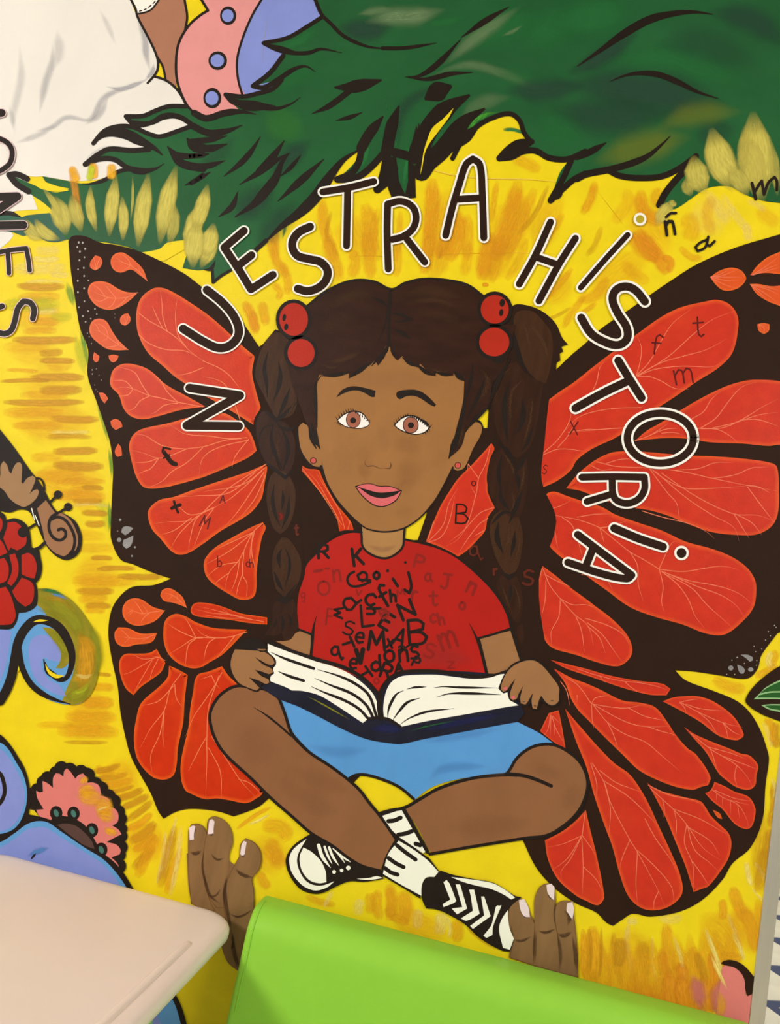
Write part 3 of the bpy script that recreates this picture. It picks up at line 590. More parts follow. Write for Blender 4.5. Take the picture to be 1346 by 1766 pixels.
for t, p, w, tp in (('a1','1235,705 1120,705 1030,735 950,768 835,772! 880,818 960,828 1080,778 1180,775 1270,825 1340,870',6,'r'),('a1','880,800 1000,815 1090,770 1200,775 1300,830',8,'t'),('a1','620,950 690,870 780,838 880,842 980,885 1060,905 1170,872 1265,838',6,'r'),('a1','620,950 700,890 820,885 920,930 1020,980 1080,1030',14,'t'),
    ('a1','990,990 870,998 730,988 650,1025 565,1090! 660,1055 760,1058 840,1110 920,1135 1010,1130 1090,1085',7,'e'),('a1','790,1075 880,1125 960,1135 1060,1110',9,'t'),('a1','860,1120 780,1140 690,1195 590,1220 540,1218',5.5,'e'),('a1','60,1160 110,1155 180,1185',8,'r'),('a1','65,1165 110,1220 190,1270',8,'r'),('a1','0,1415 70,1415 140,1440',6,'e'),
    ('a1','1110,970 1200,1080 1346,1115',11,'s'),('a1','1110,970 1190,1030 1346,1030',8,'t'),('a1','1240,915 1290,975 1346,985',12,'s'),('a1','1225,1230 1290,1200 1346,1160',6,'s'),
    ('b1','820,-10 865,95 930,160 1000,230 1090,280 1200,315 1346,320',5,'e'),('b1','865,115 770,175 640,250 480,285! 560,325 660,350 780,350 860,325 1000,350',5.5,'e'),('b1','490,288 600,330 720,355',9,'t'),('b1','610,370 520,485 410,570! 480,580 580,525 680,460 760,440 825,478',6.5,'e'),('b1','600,530 540,590 440,620 345,640 228,628! 280,680 420,705 560,720 660,690 725,645',6,'e'),('b1','240,640 330,690 460,705 560,705',14,'t'),
    ('b1','20,750 100,785 220,750 330,740 430,758',9,'e'),('b1','0,830 110,880 230,870 340,830',9,'e'),('b1','0,940 130,925 240,900',8,'e'),('b1','0,950 110,985 240,955',10,'e'),('b1','0,1035 60,1030 120,1020',7,'e'),('b1','0,1100 110,1100 225,1065',8,'e'),('b1','0,1215 60,1180 130,1140',6,'e'),
    ('b1','215,1170 330,1080 400,1000 460,905',8,'t'),('b1','320,1225 440,1150 570,1060 655,1015',9,'t'),('b1','430,1130 540,1040 620,930',9,'t'),('b1','650,1015 600,1080 560,1180 500,1260 420,1350 290,1440',13,'t'),('b1','575,1335 680,1240 780,1150 880,1055',10,'t'),('b1','590,1170 660,1110 730,1025',6,'t'),('b1','180,1440 270,1370 310,1270',8,'t'),
    ('b1','800,755 920,700 1060,595',8,'s'),('b1','950,580 1080,575 1265,530',17,'t'),('b1','960,800 1060,775 1135,745',6,'t'),('b1','1130,980 1180,890 1275,770',14,'e'),('b1','1346,800 1320,900 1300,1010',12,'r'),('b1','495,1600 600,1500 720,1410 830,1300 920,1170 1010,1060 1120,990',15,'t'),('b1','1130,985 1110,1080 1060,1150 970,1190! 1080,1185 1180,1120 1290,1000',9,'r'),
    ('b1','430,1655 470,1620 497,1595',6,'r'),('b1','1300,1030 1275,1160 1235,1255! 1310,1190 1346,1120',11,'r'),('c1','150,510 240,505 360,430 520,260',8,'t'),('c1','170,515 300,525 450,490 600,480',7,'t'),('c1','520,250 680,140 840,45',8,'t'),('c1','280,660 380,600 460,570',26,'t'),('c1','30,1000 60,840 110,700',16,'e'),('c1','0,320 150,318 360,285',5,'e'),
    ('c1','80,1010 190,1040 240,1060 240,820',12,'e'),('c1','240,1000 320,840 430,720 580,630',26,'e'),('c1','260,1140 300,1080 390,1000 470,900 550,800 680,720',24,'e'),('c1','400,1000 500,940 560,900 650,820',16,'e'),('c1','465,1050 520,950 640,830 760,770 850,755 910,800 940,880 985,940',6.5,'r'),
    ('c1','990,940 900,945 830,990 775,1050! 860,1040 930,1005 1020,1000 1100,1045 1230,1055 1346,1005',8,'r'),('c1','800,1030 880,990 990,960',13,'t'),('c1','1250,1070 1200,1180 1115,1330! 1200,1250 1270,1190 1346,1150',8,'r'),('c1','1190,1230 1160,1290 1120,1330',12,'t'),
    ('d1','0,440 160,330 300,230 480,130 640,90 780,80 900,95',11,'t'),('d1','220,540 320,500 420,485 540,495 680,550 800,610 940,655',8,'t'),('d1','0,1185 60,1155 210,1125 340,1090 460,1040 560,960 620,900',9,'e'),('d1','0,1040 80,1010 195,945',9,'e'),('d1','210,1130 280,1165 400,1180 560,1170 680,1115 790,1035',8,'r'),('d1','740,1105 640,1210 580,1290 545,1360',9,'r'),
    ('b2','80,250 130,245 160,190',5,'t'),('b2','140,250 145,335 200,290 260,255',4,'r')):
    CNT = globals().get('CNT', 0)+1; FL = Paint('leaf_line', FOL, None, L=17+(CNT % 13)*.11); FL.line('ink', t, p, w*1.3, None, tp); FL.done()
# clogged black at the hanging stem
FL = Paint('leaf_black', FOL, None, L=18.2); FL.fill('ink', 'c1', '20,1040! 90,1040! 110,1200! 150,1290! 170,1200! 170,1060! 200,1090! 215,1100! 222,1310! 180,1316! 160,1308! 130,1316! 95,1305! 62,1312! 40,1260 30,1200! 0,1225 10,1120', 18.2, sm=False)
FL.fill('ink', 'c1', '175,1080! 190,960! 225,830! 245,900! 300,850! 270,950! 245,1060! 215,1090!', 18.3, sm=False)
FL.done()
S = Paint('straw_strokes', mur, 'straw yellow vertical strokes over the lower foliage', 'stuff', 18.5)
for t, p, w, a in (('a1','600,1230 600,1380 640,1540','17',.9),('a1','770,1160 740,1380 725,1570','24',1),('a1','810,1300 820,1450 815,1600','18',.95),('a1','985,1150 950,1370 915,1640','28',1),('a1','1170,1100 1110,1330 1060,1620','30',1),('a1','1150,1330 1150,1500 1120,1630','22',.7),('a1','1346,1330 1290,1480 1240,1700','30',1),('a1','880,1160 880,1330 865,1470','5',.7),('a1','470,1290 500,1400 540,1540','24',.8),('a1','360,1300 410,1440 440,1560','34',.9),
    ('b1','110,1220 70,1380 10,1560','26',1),('b1','150,1480 120,1600 60,1720','30',1),('b2','40,-80 20,80 10,240','34',1),('b2','140,-20 120,120 60,240','26',.9),('a1','230,1450 290,1540 400,1590','20',.9),('a1','170,1450 210,1540 300,1590','22',.8),('a1','280,1240 360,1350 420,1500','12',.7),
    ('d1','1165,740 1190,1030 1225,1340','58',1),('d1','1120,880 1160,1080 1190,1310','44',.8),('d1','890,850 950,1060 1040,1270','50',1),('d1','1110,830 1100,1000 1090,1200','20',.5),('d1','770,1030 800,1180 850,1290','40',.9),('d1','720,1180 740,1260 760,1300','22',.6),('d1','1290,940 1310,1100 1330,1300','18',.6),('d1','640,1330 570,1420 520,1500','24',.9),('d1','1000,1100 1080,1200 1130,1300','30',.8),('d1','610,1330 640,1350 655,1335','12',.7)):
    S.soft('b_straw', t, p, float(w)*1.08, 18.5+random.random(), a, False, .7)
for t, p, w, mt in (('a1','470,1100 495,1240 530,1480','16','b_amber'),('a1','470,1105 500,1170 510,1210','18','b_orange'),('a1','620,1080 620,1150 620,1190','20','b_orange'),('a1','740,1085 740,1140 735,1190','20','b_orange'),('a1','610,1095 600,1150 590,1200','16','b_chart')): S.soft(mt, t, p, float(w), 18, 1 if 'amber' not in mt else .6, True)
S.fill('yellow', 'a1', '940,1675! 1060,1650 1110,1610 1270,1588! 1240,1640 1160,1690! 1090,1731! 1000,1731!', 18.2)
S.fill('yellow', 'c1', '472,715! 400,790 330,850 290,950 272,1010! 250,1160! 262,1120 290,990 380,860 440,780', 18.2)
S.fill('yellow', 'a1', '190,1168! 240,1180 310,1210 460,1262! 400,1272 320,1265 250,1240', 18.2)
S.done()
# ---- butterfly wings: black wing, orange cells with pale veins as its parts
WUL = Paint('butterfly_wing', mur, 'upper left black wing with orange cells', L=22)
WUL.fill('black', 'px', '118,416! 125,407 146,407 172,418 198,422 234,431 281,452 320,473 350,496 370,510 400,528 425,565 447,598! 500,560! 660,600! 660,1060! 470,1062! 400,1050! 295,998! 262,987 229,973 208,965 192,931 191,908 194,840! 195,805 190,764 179,728 166,691 151,647 152,603 138,566 129,512 122,465', sub=5)
WUL.done()
WLL = Paint('butterfly_wing', mur, 'lower left black wing with orange cells', L=21.5)
WLL.fill('black', 'px', '295,998! 265,1009 229,1012 208,1027 192,1053 187,1095 194,1142 203,1183 208,1230 221,1290 231,1316 260,1368 273,1399 282,1412! 304,1400 330,1395 374,1399 403,1408! 421,1402 447,1391 465,1376! 560,1400! 660,1300! 660,1000! 400,990!', sub=5)
WLL.done()
WUR = Paint('butterfly_wing', mur, 'upper right black wing with orange cells', L=22)
WUR.fill('black', 'px', '959,638! 985,613 1010,592 1038,566 1084,535 1121,509 1162,481 1204,455 1269,427 1342,405! 1650,340! 1650,1000! 1342,1092! 1314,1130 1308,1152 1295,1168 1279,1171 1243,1165 1196,1158 1165,1156! 1100,1250! 940,1260! 700,1100! 700,932! 721,931! 737,884! 690,880! 690,780! 800,740! 841,738! 850,600!')
WUR.done()
WLR = Paint('butterfly_wing', mur, 'lower right black wing with orange cells', L=21.5)
WLR.fill('black', 'px', '1165,1156! 1183,1173 1230,1191 1272,1209 1295,1230 1313,1261 1323,1290 1327,1309 1321,1354 1316,1413 1295,1462 1264,1489 1247,1517 1212,1552 1174,1572 1122,1581 1092,1576 1074,1586 1058,1597 1046,1591 1029,1574 994,1558 956,1531 925,1496 902,1449! 840,1380! 860,1200! 1000,1100!')
WLR.done()
CELLN = [0]
def cell(w, mat, t, p, veins=(), vt=None, edge=7, vw=1.7, vm='vein'):
    c = Paint('wing_cell', bpy.data.objects[w], None, L=24)
    c.fill(mat, t, p, edge=edge)
    for v in veins: c.line(vm, vt or t, v, vw*.8, 25.2, 'e', 5)
    c.done()
w1, w2, w3, w4 = 'butterfly_wing', 'butterfly_wing.001', 'butterfly_wing.002', 'butterfly_wing.003'
# upper left
cell(w1, 'cell_small', 'a2', '600,200 632,155 668,170 678,205 660,240 630,255 600,235', ['640,250 630,200 620,165','640,250 650,200 665,175','640,250 605,215','640,250 672,205'], edge=3, vw=1.2)
cell(w1, 'cell_small', 'a2', '735,190 760,148 810,136 850,155 900,195 950,250 978,325! 925,285 870,250 800,270 750,245', ['978,325 930,270 870,225 820,205 750,190','870,225 840,170 790,145','820,205 760,165','860,230 800,262','930,270 910,205','950,290 900,240'], edge=4, vw=1.2)
cell(w1, 'cell_small', 'a2', '583,390 605,342 660,327 720,338 790,380 850,400 914,402! 860,455 790,500 722,517 650,495 600,445', ['914,402 850,430 770,440 700,430 630,400 595,385','700,430 660,380 610,345','770,440 730,390 690,345','770,440 740,490 690,510','720,435 660,460 610,440','850,430 810,470 760,510'], edge=5, vw=1.3)
cell(w1, 'cell_small', 'a2', '797,575 820,547 850,540 865,570 860,600 830,622 803,608', ['830,618 830,580 820,550','830,618 845,580 850,545','830,618 805,585'], edge=3, vw=1.1)
cell(w1, 'cell_small', 'a2', '593,640 615,590 660,575 705,592 740,650 780,710 851,782! 780,785 710,775 650,735 605,690', ['851,782 790,750 720,700 660,660 600,645','720,700 700,640 640,600','660,660 640,620 610,600','720,700 670,730','790,750 740,760 700,765','790,750 760,690'], edge=4, vw=1.2)
cell(w1, 'cell_small', 'a2', '617,835 625,797! 660,825 652,855 637,866 620,850', edge=2); cell(w1, 'cell_small', 'a2', '720,822! 750,814 787,822 775,852 750,866 728,850', edge=2)
cell(w1, 'cell_small', 'a2', '657,1067! 690,1070 718,1105 694,1138! 670,1105', edge=2); cell(w1, 'cell_small', 'a2', '733,1255 765,1240 800,1258 813,1292 768,1314 742,1290', edge=2)
cell(w1, 'cell_small', 'a2', '763,1450 785,1403 803,1430 810,1482 780,1492 768,1480', edge=2)
cell(w1, 'cell_left', 'px', '235,547 240,520 252,505 270,496 291,500 330,523 364,547 400,579 420,598 437,612! 439,616 435,642 440,668 450,703! 446,718 438,733! 398,708 369,691 350,681 322,663 301,649 281,631 255,608 239,577',
     ['923,540 990,590 1080,640 1180,710 1260,790 1346,855','1080,640 1040,560 1010,490','1110,660 1080,560 1075,480 1065,390','1240,770 1180,680 1165,560 1175,440','925,685 990,740 1100,780 1230,790 1346,850','1346,900 1260,935 1160,955','1600,1270 1560,1150 1500,1020 1440,980 1346,960','1346,855 1450,900 1520,950 1600,1050'], 'a2', 8)
cell(w1, 'cell_left', 'px', '190,655 197,636 216,627 245,632 263,642 286,663 322,683 354,701! 312,707 276,717 247,723 226,718 213,704 205,681 192,667',
     ['1346,1160 1240,1140 1180,1130 1060,1100 990,1085 880,1040 820,1030 745,1045','1180,1130 1110,1060 1060,980 1010,940','990,1085 940,1010 890,930 790,895','880,1040 830,990 740,985','880,1045 850,1080 780,1090','990,1090 930,1120 890,1170 835,1188','1180,1135 1090,1150 1040,1190 1000,1210'], 'a2', 7)
cell(w1, 'cell_left', 'px', '223,772 227,754 242,741 290,730 330,719 352,716 384,712 405,722 428,741 437,757 443,777! 430,788 408,799 356,821 330,829 312,834 281,841 250,841 237,826 229,803',
     ['1600,1370 1500,1380 1400,1410 1346,1425 1240,1440 1140,1480 1050,1500 960,1470 862,1445','1240,1440 1130,1430 1060,1410 960,1350 890,1345','1050,1500 980,1525 890,1530','1050,1505 1000,1570 950,1590 910,1610','1346,1430 1240,1530 1140,1590 1080,1650 1000,1690 955,1695','1640,1365 1500,1370 1400,1355 1230,1340 1160,1300 1110,1270','1650,1375 1560,1490 1540,1560','1650,1380 1450,1430 1346,1500 1320,1620'], 'a2', 7)
cell(w1, 'cell_left', 'px', '255,885 262,872 276,862 300,857 330,846 390,826 429,813 457,801! 461,806 457,830 454,850 450,862 435,882 412,898 382,915 353,936 331,951! 318,956 306,956 294,949 278,930 262,912',
     ['460,800 400,838 372,862 345,888 325,898 290,900 265,903','372,874 330,888 305,870 298,862','372,874 340,893 328,930 325,950','330,893 300,915 278,922','340,890 310,920 295,945','440,815 395,850 340,855 300,857','452,812 400,858 372,874','455,815 412,880 385,912','458,820 440,860 412,896','458,806 420,835 350,848','368,878 352,900 334,945'], 'px', 7)
cell(w1, 'cell_left', 'b3', '83,520 95,470 160,400 280,330 400,265 475,234! 494,270 470,330 452,420 434,560 430,690 405,735 330,747 260,715 150,645 100,590',
     ['475,240 410,300 350,420 320,480 250,570 220,690','410,300 300,350 160,415','410,300 400,420 430,560','350,430 340,580 370,640 365,740','320,490 300,600 262,700','300,500 200,520 105,590','250,570 180,620 150,650','400,310 260,420 85,520','340,580 310,660 300,725','420,290 390,440 400,540'], edge=7)
cell(w1, 'cell_left', 'px', '511,802! 515,798 530,808 550,811 555,822 565,842 580,868 598,890 606,901 610,914! 586,917! 580,890 563,862 545,840 528,820', ['590,905 570,870 548,832 530,812','595,912 585,880 562,842 545,815','600,913 604,900 598,895','520,806 545,838 572,878 590,912'], 'px', 3, 1.3)
# lower left
cell(w2, 'cell_small', 'a3', '1063,720 1080,682 1125,671 1180,700 1215,735 1240,800! 1190,780 1140,765 1090,755', ['1240,800 1200,760 1150,720 1080,700','1180,745 1170,700','1150,720 1110,750','1200,760 1150,765'], edge=3, vw=1.2)
cell(w2, 'cell_small', 'a3', '812,815 835,762 885,737 945,748 1010,792 1094,820! 1040,880 970,912 890,917 830,880', ['1094,820 1020,828 950,840 880,820 825,790','950,840 910,780 880,745','880,825 850,860','1000,830 960,860 930,905','880,815 835,845','980,830 940,770'], edge=4, vw=1.3)
cell(w2, 'cell_small', 'a3', '760,970 785,930 850,935 930,970 1042,968! 1020,1015 990,1035 900,1045 830,1060 775,1035', ['1030,980 940,1005 860,1000 780,990','860,1000 820,960 790,940','860,1000 820,1040','990,995 930,1030'], edge=4, vw=1.2)
cell(w2, 'cell_left', 'a3', '792,1160 825,1110 900,1105 990,1100 1040,1074! 1065,1120 1097,1165 1070,1225 1000,1280 930,1330 885,1380! 835,1335 800,1250', ['1095,1150 1040,1130 950,1180 860,1230 805,1245','1040,1130 950,1140 880,1110','1010,1150 940,1270 885,1370','1050,1140 1010,1220 990,1290','1060,1130 1000,1120'], edge=5, vw=1.4)
cell(w2, 'cell_left', 'px', '282,1087 286,1069 301,1059 318,1062 338,1073 369,1083 426,1086! 412,1101 385,1128 362,1142 346,1151 328,1152 306,1143 290,1127 283,1108', ['1346,1000 1300,1000 1200,960 1110,905','1300,1000 1250,900 1220,860','1500,1000 1400,1000 1300,1000 1200,1060 1110,1115','1300,1005 1250,1050 1230,1185','1640,960 1540,990 1440,1000 1350,980 1300,930','1430,1000 1380,1040 1350,1150','1560,985 1500,1060 1440,1130'], 'a3', 7)
cell(w2, 'cell_left', 'px', '329,1053 334,1042 346,1039 377,1044 416,1058 442,1062 461,1065! 461,1077! 434,1075 395,1069 346,1064 333,1060', ['455,1072 420,1066 385,1056 340,1045','440,1070 400,1060 370,1058 335,1050','400,1062 380,1048','420,1066 390,1066 350,1060'], 'px', 3, 1.3)
cell(w2, 'cell_left', 'px', '292,1148! 308,1155 324,1164! 319,1204 316,1246 307,1290 305,1316 300,1336 287,1344 270,1343 258,1336 242,1318 234,1300 231,1270 236,1235 244,1212 276,1183 289,1168', ['1200,1240 1130,1340 1090,1480 1000,1600 930,1731','1160,1310 1170,1400 1210,1460','1090,1490 1080,1640 1090,1731','1150,1320 1050,1420 940,1450','1090,1480 1060,1640 1000,1780 1010,1900'], 'a3', 7)
cell(w2, 'cell_left', 'px', '340,1165 360,1158 383,1149! 395,1166 412,1182! 400,1260 455,1364! 450,1372 442,1377 432,1383 421,1385 395,1380 375,1377 353,1378 330,1369 320,1363 313,1345 312,1316 318,1285 325,1256 328,1225 333,1195',
     ['383,1160 372,1180 352,1210 335,1235 320,1270','372,1180 365,1165 345,1172','372,1180 380,1188','378,1165 360,1220 357,1270 357,1316 355,1375','357,1270 345,1290 325,1330','360,1290 380,1330 382,1378','365,1270 395,1316 415,1346 440,1374','412,1344 430,1350 452,1370'], 'px', 7)
# upper right
cell(w3, 'cell_right', 'px', '941,694! 965,676 985,663 996,655 1022,634 1056,608 1105,572 1142,546 1175,530 1217,520 1238,517 1259,525 1272,543 1274,564 1264,608 1240,634 1204,657 1162,686 1126,709 1095,728 1069,751 1022,774 996,793 985,811 960,830 933,842! 930,820 926,800 928,777 936,738 940,712',
     ['390,955 480,860 570,700 640,600 760,510','395,955 600,830 780,670 900,580 1035,528','400,955 550,870 720,820 860,780 990,710','400,955 520,910 700,890 900,895 950,870','400,958 480,960 560,990 640,1035 740,1045','395,945 420,850 425,760 395,685','100,1060 130,990 150,900 180,860','430,1165 250,1170 100,1195 0,1235 -90,1330','300,1300 150,1310 0,1325','-230,1470 -150,1400 -100,1340 -50,1250 -30,1120','-230,1480 -120,1440 60,1455','-60,1330 60,1310 150,1310','-130,1430 -60,1350 0,1240'], 'd2', 8, 1.6, 'vein_right')
cell(w3, 'cell_right', 'px', '1096,760! 1116,743 1142,728 1175,707 1217,683 1256,665 1290,656 1316,655 1342,657 1400,668! 1400,765! 1342,767 1326,769 1282,765 1230,763 1178,756 1139,756',
     ['385,1385 480,1350 560,1300 610,1265','480,1350 580,1310 670,1303','560,1335 640,1330 700,1345','820,1300 920,1235 1000,1130 1090,1030 1190,995','760,1240 840,1190 890,1110 950,1058','800,1302 960,1300 1100,1240 1230,1160 1330,1110','900,1300 1050,1265 1200,1215 1330,1195','1100,1245 1200,1245 1340,1290','820,1305 930,1310 1010,1350 1065,1395'], 'd2', 7, 1.6, 'vein_right')
cell(w3, 'cell_right', 'px', '977,842! 995,820 1014,803 1035,789 1058,780 1090,778 1121,780 1178,785 1230,787 1282,791 1329,798 1341,806 1344,850 1342,887 1331,908 1308,921 1282,923 1230,918 1191,905 1152,889 1121,880 1095,876 1061,869 1022,854 1000,846',
     ['130,1525 260,1555 480,1565 700,1590 900,1635 1120,1680 1330,1720','180,1540 280,1510 380,1505','650,1580 800,1570 920,1530 1030,1530','900,1635 1050,1610 1160,1565 1270,1558','480,1565 600,1650 720,1700 900,1700 1120,1685','1120,1680 1200,1690 1280,1731','95,1550 160,1580 240,1570','480,1570 600,1731 660,1800 680,1900 710,1920','520,1590 720,1760 900,1880 1040,1960 1075,2050','560,1600 800,1760 1040,1870 1200,1880 1310,1920','1040,1870 1090,1950 1140,2030','1050,1870 1160,1930 1225,2010','1130,1690 1210,1800 1310,1930','430,1850 560,1890 760,1940 860,1990 910,2035'], 'd2', 8, 1.6, 'vein_right')
cell(w3, 'cell_right', 'px', '916,882! 930,866 951,848 980,856 1010,866 1038,874 1061,887 1100,901 1142,915 1183,934 1230,947 1264,961 1290,980 1303,1001 1305,1022 1300,1048 1282,1071 1251,1094 1220,1093 1178,1077 1131,1064 1087,1047 1048,1019 1012,993 998,980 967,960 946,939 930,910',
     ['545,545 440,480 350,430 200,310 140,265 0,215 -80,200 -250,170 -310,165','545,545 700,560 840,540 960,525 1075,548','560,560 740,620 950,660 1080,710 1165,780','580,565 800,660 960,720 1060,790 1110,865','580,575 760,670 860,780 960,870 1025,928','560,560 670,650 740,750 780,850 845,935','545,545 570,660 560,760 580,835','545,540 590,440 630,370 665,360','350,430 400,520 405,640 440,760','150,270 165,320 180,370','140,270 220,260 325,225','-310,160 -200,150 -100,120 -40,85','-240,170 -160,260 -130,400 -120,410','-100,200 -30,260 40,480','0,200 120,180 225,178','30,580 180,600 235,680'], 'd3', 8, 1.6, 'vein_right')
cell(w3, 'cell_right', 'px', '936,976! 959,993 985,1014 1010,1032 1027,1045 1058,1069 1082,1095 1091,1118 1086,1136 1066,1149 1030,1142 996,1130 985,1127 951,1116 936,1095 928,1066 926,1032 929,1001',
     ['1065,540 1110,650 1180,740 1280,850 1346,900 1380,960 1400,1050','1180,750 1170,860 1120,960 1125,1060','1085,620 1080,740 1055,865','1080,580 1150,620 1250,660','1180,740 1260,780 1346,780 1420,800','1280,850 1320,950 1340,1090','1360,920 1440,1000 1480,1100','1360,900 1460,980 1540,1090 1590,1160','1346,870 1500,920 1600,980 1640,1050','1060,540 1040,620'], 'c3', 7, 1.6, 'vein_right')
cell(w3, 'cell_small', 'd2', '882,300! 945,257 1020,237 1080,250 1110,280 1120,315 1080,365 1020,388 965,385 920,350', ['885,300 960,290 1060,250','885,300 960,300 1090,300','890,303 980,320 1070,325','890,305 980,350 1070,375','885,298 950,280 1010,245','900,310 950,370'], edge=4, vw=1.2, vm='vein_right')
cell(w3, 'cell_small', 'd2', '1148,288! 1190,230 1260,170 1345,132! 1480,100! 1480,290! 1345,280! 1250,272', ['1160,285 1250,230 1345,160','1160,285 1270,240 1345,210','1165,287 1250,260 1345,235'], edge=4, vw=1.2, vm='vein_right')
cell(w3, 'cell_small', 'd2', '1145,345! 1200,345 1290,360 1345,356! 1480,360! 1480,540! 1345,490! 1270,462 1190,410', ['1150,350 1260,380 1345,420','1150,350 1250,410 1330,470','1150,348 1270,370 1345,390','1160,360 1220,410 1250,440'], edge=4, vw=1.2, vm='vein_right')
cell(w3, 'cell_small', 'd2', '1195,612! 1235,604 1275,612 1272,655 1240,678 1205,655', ['1205,615 1240,640 1240,670','1205,612 1265,635','1205,612 1225,660'], edge=3, vw=1.1, vm='vein_right')
cell(w3, 'cell_right', 'px', '848,764! 853,774 846,790 842,811 841,837 842,850 854,876! 842,892 837,915 824,931 805,950 790,960! 775,952 761,944 735,934! 746,905 761,871 777,845 790,826 816,800 837,777',
     ['846,770 838,800 826,825 822,850 806,905 790,930 770,942','826,825 808,800 806,815','822,855 812,838','852,875 828,885 800,915 775,935','842,894 826,905 800,940 792,955','836,915 826,920 818,925','738,932 748,900 750,905','740,933 765,905 774,870 790,842','741,935 762,925 775,900 785,855'], 'px', 5, 1.5, 'vein_right')
# lower right
cell(w4, 'cell_right', 'px', '950,1138! 985,1147 1010,1153 1048,1164 1100,1174 1142,1179 1157,1188 1150,1199 1121,1198 1074,1186 1022,1168 975,1152', ['0,1205 120,1245 320,1290 430,1290','320,1290 430,1300 520,1320 600,1345','320,1295 360,1330 420,1365','150,1255 190,1300'], 'd3', 3, 1.3, 'vein_right')
cell(w4, 'cell_right', 'px', '956,1153! 988,1170 1010,1178 1035,1189 1074,1208 1105,1212 1131,1220 1152,1246 1165,1266 1186,1290 1202,1302 1226,1340 1222,1354 1210,1357 1195,1362 1157,1354 1105,1330 1074,1301 1036,1264 1013,1240 998,1225 985,1204 975,1178',
     ['95,1438 0,1310 -120,1240','95,1438 120,1400 210,1380','95,1438 230,1460 330,1465 450,1440','110,1450 200,1560 320,1640 450,1690 560,1780 700,1900','340,1465 450,1520 590,1550','200,1560 240,1640 270,1731','95,1445 100,1540 110,1600','110,1445 330,1560 470,1590 620,1585','470,1590 560,1620 660,1645','-110,1290 -70,1350 -50,1450','0,1380 0,1430'], 'd3', 7, 1.5, 'vein_right')
cell(w4, 'cell_right', 'px', '947,1230! 964,1225! 970,1255 976,1292! 960,1283 932,1261!', ['1115,1510 1100,1600 1075,1650','1120,1515 1115,1580 1115,1655','1125,1520 1150,1600 1200,1690','1130,1520 1180,1570','1140,1570 1140,1650'], 'c3', 3, 1.3, 'vein_right')
cell(w4, 'cell_right', 'px', '975,1222! 990,1240 1010,1263 1032,1288 1060,1316 1088,1337 1115,1378 1136,1423 1157,1468 1174,1510 1177,1541 1157,1562 1129,1570 1105,1565 1084,1545 1069,1506 1057,1461 1043,1423 1025,1371 1012,1323 994,1278',
     ['100,0 180,130 220,260 350,510 400,590 540,850 580,950','180,130 220,300 210,480','180,120 350,230 540,420','150,50 260,130 420,190','350,510 310,600 290,660 290,710','400,590 390,800 400,930','400,580 500,670 620,810 640,900 630,940','540,850 510,920 510,975','450,370 520,500 620,640 660,720','90,0 130,140 125,240'], 'd4', 7, 1.6, 'vein_right')
cell(w4, 'cell_right', 'rw', '378,452! 402,560 432,680 470,880 460,910 435,928 385,908 330,880 240,800 190,700 174,605! 260,560 330,505', ['375,460 360,580 270,620 185,640','355,585 290,690 210,755','355,590 300,700 255,760 260,800','358,590 365,740 360,880','365,735 430,800 460,860','360,580 410,650 425,680'], edge=6, vw=1.5, vm='vein_right')
cell(w4, 'cell_right', 'rw', '684,318! 730,350 800,372 880,392 950,410 975,440 1000,480 1050,530 1090,570 1104,620 1090,690 1055,750 990,832 950,848 915,862! 900,810 870,720 825,610 780,500 730,400', ['690,330 800,380 900,400 970,430','700,345 760,400 820,455 880,525 960,640 1045,700 1050,700','760,400 770,450 765,490','820,455 830,520 825,610','880,530 870,620 910,720 915,840','885,535 920,650 1000,720 1040,760','890,540 1000,610 1045,680','820,450 950,500 1090,580','910,710 960,780 990,830'], edge=6, vw=1.5, vm='vein_right')
cell(w4, 'cell_right', 'd3', '567,1421! 640,1395 730,1386 800,1388 880,1410 950,1450 1010,1495 1060,1550 1105,1640 1090,1665 1050,1679 940,1650 820,1560 700,1490', ['680,1425 800,1490 960,1560 1100,1595','680,1430 710,1460 725,1500','720,1440 820,1470 980,1485','800,1490 880,1560 930,1640','690,1425 760,1410 820,1405','965,1560 990,1610 1000,1665','970,1565 1030,1620 1090,1650'], edge=5, vw=1.4, vm='vein_right')
cell(w4, 'cell_right', 'rw', '868,40! 920,75 1010,115 1100,150 1150,172 1190,180 1220,205 1237,235 1228,285 1222,330 1190,352 1130,340 1085,310 1040,270 980,170 920,100', ['900,70 1000,150 1130,230 1190,300 1210,345','1000,150 1020,210 1030,250','990,140 1100,170 1180,200','1060,185 1140,215 1230,250','1130,230 1120,290 1135,340'], edge=5, vw=1.4, vm='vein_right')
cell(w4, 'cell_right', 'rw', '973,370! 1000,355 1020,313! 1070,335 1120,362 1190,388 1222,440 1222,480 1205,535 1175,548 1120,522 1060,450 1010,410', ['1005,350 1060,390 1140,430 1180,500 1190,540','1030,370 1030,410','1060,390 1060,440','1100,405 1100,480','1020,355 1120,395 1200,410','1100,405 1200,430','1135,425 1145,500'], edge=4, vw=1.3, vm='vein_right')
cell(w4, 'cell_small', 'rw', '1010,452! 1045,470 1058,498! 1035,490', edge=2)
